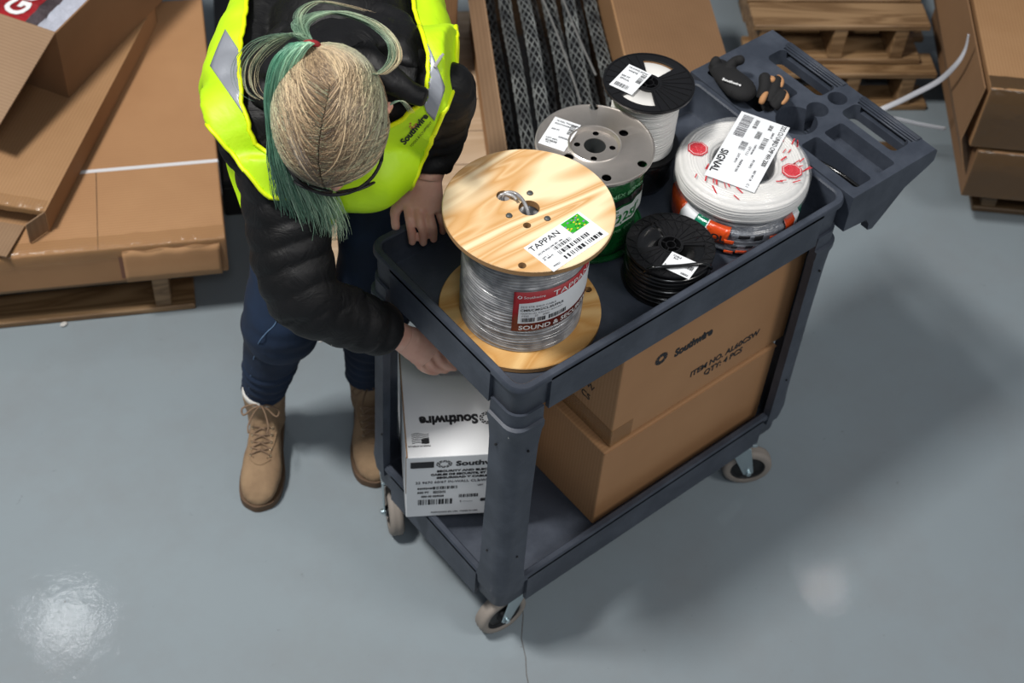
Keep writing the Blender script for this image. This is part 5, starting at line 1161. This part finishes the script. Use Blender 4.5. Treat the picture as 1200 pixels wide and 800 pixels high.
# ---- safety vest
t = NT('hi_vis_yellow', 0.55); n1 = t.noise(9, 4); t.color(t.mix(t.ramp(n1, [(0.35, (0,0,0)), (0.7, (255,255,255))]), (196, 240, 20), (182, 228, 10))); n2 = t.noise(11, 4, dist=1.0); t.bump(n2, 0.5, 0.008); M['vest'] = t.m
M['trim'] = NT('hi_vis_trim', 0.5, 0, (226, 244, 0)).m
t = NT('reflective_tape', 0.42, 0.25, (150, 154, 162)); n2 = t.noise(13, 4, dist=1.0); t.bump(n2, 0.5, 0.006); M['silver'] = t.m
mb = torso_mb(0.016, -0.02)
mb.sphere(at(430, 200, 1.06), (0.10, 0.07, 0.07), hm, 20, 14)
mb.sphere(at(272, 82, 1.13), (0.055, 0.10, 0.045), hm, 20, 14); mb.tube(smooth_path([at(283, 112, 1.11), at(297, 64, 1.12), at(317, 18, 1.12), at(338, -40, 1.12)], 4), 0.076, 24); mb.tube(smooth_path([at(488, 112, 1.14), at(494, 60, 1.15), at(484, 0, 1.15), at(474, -50, 1.13)], 4), 0.058, 20)
mb.tube([shB - (elB - shB).normalized() * 0.03, shB, shB.lerp(elB, 0.9)], [0.085, 0.100, 0.098], 24); mb.sphere(at(522, 62, 1.18), 0.05)
mb.tube([shA2 + V(-0.01, 0.01, 0), shA2.lerp(elA, 0.5) + V(-0.02, 0.01, 0)], [0.094, 0.100], 24)
vest = blob('safety_vest', mb, M['vest'], 0.006, 6, disp=lambda co, n_: 0.007 * noise.noise(co * 7) + 0.004 * noise.noise(co * 19) + 0.003 * math.sin(55 * (co - S_).dot(lat) + 20 * (co - S_).dot(sp) + 5 * noise.noise(co * 5)) * max(0, min(1, (1.16 - co.z) * 8)))
def inside(poly, x, y):
    r_ = False; j = len(poly) - 1
    for i in range(len(poly)):
        (xi, yi), (xj, yj) = poly[i], poly[j]
        if (yi > y) != (yj > y) and x < (xj - xi) * (y - yi) / (yj - yi) + xi: r_ = not r_
        j = i
    return r_
neck_poly = [(300, -90), (288, 20), (282, 70), (284, 120), (300, 168), (330, 190), (420, 185), (470, 140), (500, 112), (500, 60), (484, 10), (478, -90)]
bm = bmesh.new(); bm.from_mesh(vest.data); kill = []
armA, armB = (elA - shA2).normalized(), (elB - shB).normalized()
for f in bm.faces:
    c = f.calc_center_median(); r_ = c - S_; a = r_.dot(sp); l_ = r_.dot(lat); nn = r_.dot(nb)
    x, y = px_of(c); rem = a < -0.44 or l_ < -0.30 or l_ > 0.26 or (x < 345 and y > 122 + (x - 222) * 1.22 and nn < 0.05) or (x < 388 and y > 233 and l_ < 0.03)
    if a > -0.02 and math.hypot(l_, nn - 0.02) < 0.075: rem = True                       # neck opening
    # arm holes
    q_ = max(0.0, min(1.0, (c - shB).dot(elB - shB) / (elB - shB).length_squared)); dB = (c - shB.lerp(elB, q_)).length
    if l_ > 0.04 and (x > 536 or (y > 100 and x > 533 - (y - 105) * 0.44)): rem = True
    if nn > -0.02 and inside(neck_poly, *px_of(c)): rem = True
    if rem: kill.append(f)
bmesh.ops.delete(bm, geom=kill, context='FACES')
# keep the biggest island
seen = set(); best = []
for f in bm.faces:
    if f in seen: continue
    st_ = [f]; isl = []; seen.add(f)
    while st_:
        g = st_.pop(); isl.append(g)
        for e in g.edges:
            for k in e.link_faces:
                if k not in seen: seen.add(k); st_.append(k)
    if len(isl) > len(best): best = isl
bset = set(best); bmesh.ops.delete(bm, geom=[f for f in bm.faces if f not in bset], context='FACES')
for _ in range(3): bmesh.ops.smooth_vert(bm, verts=[v for v in bm.verts if v.is_boundary], factor=0.5, use_axis_x=True, use_axis_y=True, use_axis_z=True)
bnd = [e for e in bm.edges if e.is_boundary]
# boundary loops -> bright binding
adj = {}
for e in bnd:
    for a_, b_ in ((e.verts[0], e.verts[1]), (e.verts[1], e.verts[0])): adj.setdefault(a_.index, []).append(b_.index)
bm.verts.ensure_lookup_table(); co = {v.index: v.co.copy() for v in bm.verts}; used = set(); loops = []
for s0 in adj:
    if s0 in used: continue
    lp = [s0]; used.add(s0); cur = s0
    while True:
        nx_l = [k for k in adj[cur] if k not in used]
        if not nx_l: break
        cur = nx_l[0]; used.add(cur); lp.append(cur)
    if len(lp) > 25: loops.append([co[k] for k in lp])
me = bpy.data.meshes.new('safety_vest'); bm.to_mesh(me); bm.free(); me.materials.append(M['vest'])
for p in me.polygons: p.use_smooth = True
vest.data = me; m_ = vest.modifiers.new('s', 'SOLIDIFY'); m_.thickness = 0.002; m_.offset = 0
vb = bvh_of(vest)
for ea, eb in (([(264, 34), (255, 54), (246, 77)], [(281, 60), (283, 95), (291, 142)]), ([(489, 26), (506, 62), (522, 103), (509, 142)], [(486, 34), (487, 68), (489, 100), (500, 132)])):
    def poly(pl, t_):
        q = t_ * (len(pl) - 1); i_ = min(int(q), len(pl) - 2); f_ = q - i_; return (pl[i_][0] + (pl[i_+1][0] - pl[i_][0]) * f_, pl[i_][1] + (pl[i_+1][1] - pl[i_][1]) * f_)
    nU, nV = 26, 14; grid = {}
    for i_ in range(nU + 1):
        a_ = poly(ea, i_ / nU); b_ = poly(eb, i_ / nU)
        for j_ in range(nV + 1):
            h_ = ray_px(vb, a_[0] + (b_[0] - a_[0]) * j_ / nV, a_[1] + (b_[1] - a_[1]) * j_ / nV)
            if h_[0] is not None: grid[i_, j_] = h_[0] + toc * 0.0035
    ks = list(grid); ix = {k_: n_ for n_, k_ in enumerate(ks)}; fs_ = []
    for (i_, j_) in ks:
        q = [(i_, j_), (i_ + 1, j_), (i_ + 1, j_ + 1), (i_, j_ + 1)]
        if all(k_ in ix for k_ in q) and max((grid[q[k_]] - grid[q[(k_ + 1) % 4]]).length for k_ in range(4)) < 0.07: fs_.append(tuple(ix[k_] for k_ in q))
    left_ = list(range(len(fs_))); big_ = []
    while left_:       # keep the one connected piece
        grp = [left_.pop()]; vsx = set(fs_[grp[0]]); chg = True
        while chg:
            chg = False
            for q_ in left_[:]:
                if len(vsx & set(fs_[q_])) >= 2: vsx |= set(fs_[q_]); grp.append(q_); left_.remove(q_); chg = True
        if len(grp) > len(big_): big_ = grp
    fs_ = [fs_[q_] for q_ in big_]; uv_ = sorted({v_ for f_ in fs_ for v_ in f_}); rm_ = {v_: n_ for n_, v_ in enumerate(uv_)}
    ks = [ks[v_] for v_ in uv_]; fs_ = [tuple(rm_[v_] for v_ in f_) for f_ in fs_]
    b2_ = MB(); b2_.add([grid[k_] for k_ in ks], fs_); o = b2_.build('reflective_band', M['silver'], smooth=True); o.parent = vest
    o.modifiers.new('s', 'SOLIDIFY').thickness = 0.0008
for lp in loops:
    pts = [lp[i] for i in range(0, len(lp), 3)]; tb = MB(); tb.tube(pts + [pts[0]], 0.0042, 6, caps=False); o = tb.build('edge_binding', M['trim'], smooth=True); o.parent = vest
def px_text(s_, x, y, size, ang, mat, parent, bvh, lift=0.003, bold=0.0, xs=1.0):
    ca, sa = math.cos(math.radians(ang)), math.sin(math.radians(ang))
    def fn(v):
        px = x + v.x * ca + v.y * sa; py = y - v.x * sa * 1.0 + v.y * -ca * 1.0
        h_ = ray_px(bvh, x + v.x * ca - v.y * sa, y - v.x * sa - v.y * ca)
        return (h_[0] + toc * lift) if h_[0] is not None else at(x, y, 1.1)
    return text('printed_text', s_, size, mat, parent, fn=fn, bold=bold, xs=xs, depth=0)
px_text('Southwire', 474, 170, 10.5, 50, M['ink'], vest, vb, bold=0.04); px_text('TOOLS & EQUIPMENT', 482, 173, 3.9, 50, M['ink'], vest, vb)
h_ = ray_px(vb, 484, 145)
if h_[0] is not None:
    e_ = MB(); fr_ = frame(h_[0] + toc * 0.003, (CR * 0.5 + CU * 0.85), (-CR * 0.85 + CU * 0.5))
    for i in range(8):
        a0 = 2*PI*i/8; e_.add([fr_ @ V(0.009*k*math.cos(a), 0.006*k*math.sin(a), 0) for k, a in ((0.5, a0), (1, a0), (1, a0+0.5), (0.5, a0+0.5))], [(0, 1, 2, 3)])
    e_.build('round_emblem', NT('emblem_brown', 0.6, 0, (150, 84, 40)).m, vest)
# shoulder tab with its loop
h1 = [ray_px(vb, x, y)[0] for x, y in ((496, 86), (512, 70))]
if all(h is not None for h in h1):
    tb = MB(); ax_ = (h1[1] - h1[0]).normalized(); up_ = toc; sd = ax_.cross(up_).normalized(); Mx = frame(h1[0] + toc * 0.010, ax_, -sd)
    L_ = (h1[1] - h1[0]).length; tb.box((0, -0.009, 0), (L_, 0.009, 0.002), Mx); tb.box((L_ - 0.004, -0.013, 0.001), (L_ + 0.006, 0.013, 0.005), Mx); o = tb.build('shoulder_tab', NT('tab_grey', 0.5, 0, (150, 148, 146)).m, bevel=0.0008); o.parent = vest

# loose side panel of the vest hanging beside the sleeve
P_s = [[at(*v) for v in row] for row in (((262, 178, 1.06), (276, 176, 1.07), (292, 182, 1.08)), ((268, 205, 1.01), (281, 205, 1.01), (298, 212, 1.02)), ((277, 228, 0.98), (287, 230, 0.975), (297, 234, 0.98)), ((284, 250, 0.95), (288, 252, 0.948), (291, 250, 0.95)))]
sd_ = MB(); sd_.add([v for row in P_s for v in row], [(i*3+j, (i+1)*3+j, (i+1)*3+j+1, i*3+j+1) for i in range(3) for j in range(2)]); o = sd_.build('side_panel', M['vest'], smooth=True, sub=2); o.parent = vest; q_ = o.modifiers.new('s', 'SOLIDIFY'); q_.thickness = 0.002
# ---- hair
t = NT('hair', 0.42); at_n = t.n('ShaderNodeAttribute', attribute_name='dye'); t.color(at_n.outputs['Color']); t.set(**{'Sheen_Weight': 0.15}); M['hair'] = t.m
def hair_col(q, side, rnd, kind):
    """q along the strand from the root, side -1 (her left) .. 1 (her right)"""
    blonde = (190, 168, 134); root = (104, 80, 56); ash = (160, 178, 148); green = (112, 162, 134); teal = (78, 164, 130)
    j = rnd
    if kind == 'cap':
        base = [root[i] + (blonde[i] - root[i]) * min(1, max(0, q * 1.5 - 0.10 + (j - 0.35) * 0.9 - 0.8 * max(0, q - 0.75))) for i in range(3)]
        g = max(0, min(1, (abs(side) - 0.45) * 1.4)) * (0.7 if side > 0 else 0.6) * (0.5 + 0.5 * j)
        base = [base[i] + (green[i] - base[i]) * g for i in range(3)]
    elif kind == 'crown': base = [root[i] + (blonde[i] - root[i]) * (0.15 + 0.55 * j) for i in range(3)]
    elif kind == 'tail': base = [teal[i] + ((176, 196, 166)[i] - teal[i]) * min(1, j * 0.75 + 0.3 * q) for i in range(3)]
    else: base = [green[i] + (blonde[i] - green[i]) * min(1, q * 1.2 * j + 0.1) for i in range(3)]
    k = 0.75 + 0.4 * j; return tuple(s2l(min(255, c_ * k)) for c_ in base) + (1.0,)
def strands(name, paths, parent, rad=0.0007):
    vs = []; fs = []; cols = []
    for P, side, kind, j, rr in paths:
        u = (P[1] - P[0]).orthogonal().normalized(); n_ = len(P); k0 = len(vs)
        for i, p in enumerate(P):
            tt = (P[min(i + 1, n_ - 1)] - P[max(i - 1, 0)])
            if tt.length < 1e-7: tt = V(0, 0, 1)
            tt.normalize(); u = (u - tt * u.dot(tt)); u = u.normalized() if u.length > 1e-6 else tt.orthogonal().normalized(); w_ = tt.cross(u)
            q = i / (n_ - 1); r_ = rr * (1 - 0.75 * q ** 4)
            for a in (0, 2.094, 4.189): vs.append(p + (u * math.cos(a) + w_ * math.sin(a)) * r_); cols.append(hair_col(q, side, j, kind))
        for i in range(n_ - 1):
            for a in range(3):
                x = k0 + i * 3 + a; y = k0 + i * 3 + (a + 1) % 3; fs.append((x, y, y + 3, x + 3))
    me = bpy.data.meshes.new(name); me.from_pydata([tuple(v) for v in vs], [], fs); me.update()
    ca = me.color_attributes.new('dye', 'FLOAT_COLOR', 'POINT'); ca.data.foreach_set('color', [c_ for col in cols for c_ in col])
    return adopt(link(name, me, M['hair'], smooth=True), parent)
EX, EY, EZ = 0.088, 0.110, 0.094; EC = V(0, -0.006, 0.014)
def ell_p(x, y, z, k=1.0):
    v = V(x, y, z) - EC; l_ = math.sqrt((v.x/EX)**2 + (v.y/EY)**2 + (v.z/EZ)**2); v = v / l_ * k; return EC + v
cap = MB(); rings = []
for i in range(1, 15):
    th = math.radians(112) * i / 14; ring = []
    for k in range(36):
        a = 2*PI*k/36; lim = 1.0 if math.sin(a) < 0.2 else 1.0 - 0.22 * (math.sin(a) - 0.2)
        ring.append(HM @ (EC + V(EX*0.975*math.sin(th*lim)*math.cos(a), EY*0.975*math.sin(th*lim)*math.sin(a), EZ*0.975*math.cos(th*lim))))
    rings.append(ring)
cap.rings(rings, cap0=True, cap1=True); cm = cap.build('hair_scalp', NT('scalp_hair', 0.7, 0, (122, 100, 78)).m, smooth=True); adopt(cm)
rnd = random.Random(77); paths = []
tie = V(0.026, -0.112, 0.040)
def bez(a, b, c_, d_, t_): return a*(1-t_)**3 + b*3*t_*(1-t_)**2 + c_*3*t_*t_*(1-t_) + d_*t_**3
def part_x(y): return 0.012 * math.sin((y + 0.02) * 18) - 0.004
for i in range(2600):
    side = 1 if rnd.random() < 0.5 else -1; y = rnd.uniform(-0.055, 0.100); y = 0.100 - (0.100 - y) ** 1.0
    z = EZ * math.sqrt(max(0.05, 1 - ((y + 0.006) / EY) ** 2)) + 0.014
    p0 = V(part_x(y) + side * rnd.uniform(0.0005, 0.004), y, z)
    s_ = (y + 0.055) / 0.155; dpt = rnd.uniform(0.1, 1.0)
    p1 = V(side * (0.022 + 0.045 * dpt), y - 0.004 - 0.030 * (1 - dpt), 0.098 - 0.06 * dpt)
    p2 = V(side * (0.030 + 0.060 * dpt), y * 0.30 - 0.055, 0.085 - 0.085 * dpt)
    p3 = tie + V(side * 0.010 * rnd.random(), 0, rnd.uniform(-0.012, 0.012))
    if rnd.random() < 0.30 and s_ > 0.45: p3 = V(side * 0.088, -0.035, -0.05 - 0.03 * rnd.random()); p2 = V(side * 0.090, 0.02, -0.02)
    k = 1.0 + 0.035 * rnd.random(); P = []
    for q in range(15):
        t_ = q / 14; v = bez(p0, p1, p2, p3, t_); P.append(HM @ ell_p(v.x, v.y, v.z, k * (1 + 0.02 * math.sin(t_ * PI))))
    sd = (p1.x / 0.08) * (1 if side > 0 else 1); paths.append((P, side * dpt, 'cap', rnd.random(), rnd.uniform(0.0006, 0.0012)))
for i in range(1200):       # hair drawn back over the crown behind the parting
    a = rnd.uniform(0.15, PI - 0.15); r0 = rnd.uniform(0.2, 0.95); x = 0.085 * math.cos(a) * r0; y = -0.050 - 0.02 * rnd.random(); z = 0.09
    if rnd.random() < 0.4: x = rnd.choice((-1, 1)) * rnd.uniform(0.06, 0.088); y = rnd.uniform(-0.06, 0.02); z = rnd.uniform(-0.05, 0.05)
    p0 = V(x, y, z); p3 = tie + V(rnd.uniform(-0.01, 0.01), 0, rnd.uniform(-0.012, 0.012)); P = []
    for q in range(12):
        t_ = q / 11; v = p0.lerp(p3, t_); v.z += 0.02 * math.sin(t_ * PI); P.append(HM @ ell_p(v.x, v.y, v.z, 1.01 + 0.02 * rnd.random()))
    P[-1] = HM @ p3; paths.append((P, x / 0.085, 'crown', rnd.random(), rnd.uniform(0.0006, 0.0011)))
strands('hair', paths, None)
# tie
tm = MB(); tw = HM @ tie; fr_ = frame(tw, HR @ V(1, 0, 0.1), HR @ V(0, -0.5, 0.9)); tm.lathe([(0.012 + 0.0045*math.cos(a), 0.0055*math.sin(a)) for a in [2*PI*k/10 for k in range(10)]], 28, M=fr_, closed_prof=True)
adopt(tm.build('hair_tie', NT('red_band', 0.7, 0, (140, 30, 36)).m, smooth=True))
# ponytail falling past her right temple
def mk(ctrl, n_, spread, kind, rad=(0.0006, 0.0012), seg=22, flat=1.0):
    out = []
    for i in range(n_):
        a = rnd.uniform(0, 2*PI); r_ = math.sqrt(rnd.random()); offs = [];
        e1 = r_ * math.cos(a); e2 = r_ * math.sin(a); pts = []
        j = rnd.random(); cut = rnd.uniform(0.78, 1.0)
        for k, (c_, s_) in enumerate(zip(ctrl, spread)): pts.append(c_ + CR * e1 * s_ + toc * e2 * s_ * 0.6 * flat + V(rnd.uniform(-1, 1), rnd.uniform(-1, 1), rnd.uniform(-1, 1)) * s_ * 0.12)
        sp_ = smooth_path(pts, 5); m_ = max(4, int(len(sp_) * cut)); out.append((sp_[:m_], e1, kind, min(1, max(0, 0.5 + 0.45 * e1 + rnd.uniform(-0.3, 0.3))), rnd.uniform(*rad)))
    return out
tail = [tw, at(352, 52, 1.375), at(334, 72, 1.355), at(325, 110, 1.30), at(328, 150, 1.235), at(338, 190, 1.17), at(356, 226, 1.09), at(368, 258, 1.01), at(370, 284, 0.955)]
pp = mk(tail, 900, [0.009, 0.016, 0.020, 0.020, 0.022, 0.032, 0.050, 0.058, 0.060], 'tail')
strands('ponytail', pp, None)
paths = []
l1 = [tw, at(352, 28, 1.385), at(388, 14, 1.385), at(430, 24, 1.375), at(458, 46, 1.36), at(462, 70, 1.35), at(446, 86, 1.34), at(428, 84, 1.34)]
paths += mk(l1, 110, [0.008, 0.014, 0.016, 0.014, 0.010, 0.011, 0.010, 0.012], 'loop', (0.0005, 0.0009))
l2 = [tw, at(345, 40, 1.38), at(310, 50, 1.35), at(288, 78, 1.31), at(292, 108, 1.29), at(316, 122, 1.28)]
paths += mk(l2, 26, [0.006, 0.016, 0.026, 0.022, 0.02, 0.018], 'loop', (0.0004, 0.0006))
l3 = [tw, at(350, 20, 1.40), at(372, 2, 1.40), at(410, 8, 1.385), at(440, 16, 1.37)]
paths += mk(l3, 14, [0.005, 0.01, 0.012, 0.012, 0.016], 'loop', (0.0004, 0.0006))
l4 = [HM @ V(-0.084, -0.02, 0.01), at(468, 118, 1.27), at(478, 126, 1.26), at(482, 134, 1.25)]
paths += mk(l4, 16, [0.004, 0.004, 0.005, 0.006], 'loop', (0.0004, 0.0006))
strands('loose_hair', paths, None)

# ---- glasses
g_ = MB(); arc = []
for k in range(25):
    a = math.radians(-78 + 156 * k / 24); arc.append(HM @ V(0.079 * math.sin(a), 0.046 + 0.074 * math.cos(a), -0.004 - 0.010 * abs(math.sin(a))))
g_.tube(arc, 0.0030, 8)
for s_ in (-1, 1):
    g_.tube([HM @ V(s_ * 0.077, 0.066, -0.012), HM @ V(s_ * 0.083, 0.020, -0.008), HM @ V(s_ * 0.084, -0.020, -0.006)], 0.0024, 8)
    rim = [HM @ V(s_ * 0.034 + 0.030 * math.cos(a), 0.118 - 0.020 * abs((s_ * 0.034 + 0.030 * math.cos(a)) / 0.07) ** 2, -0.026 + 0.021 * math.sin(a)) for a in [2*PI*k/24 for k in range(25)]]
    g_.tube(rim, 0.0020, 8, caps=False)
gl_ = adopt(g_.build('safety_glasses', M['hub'], smooth=True))
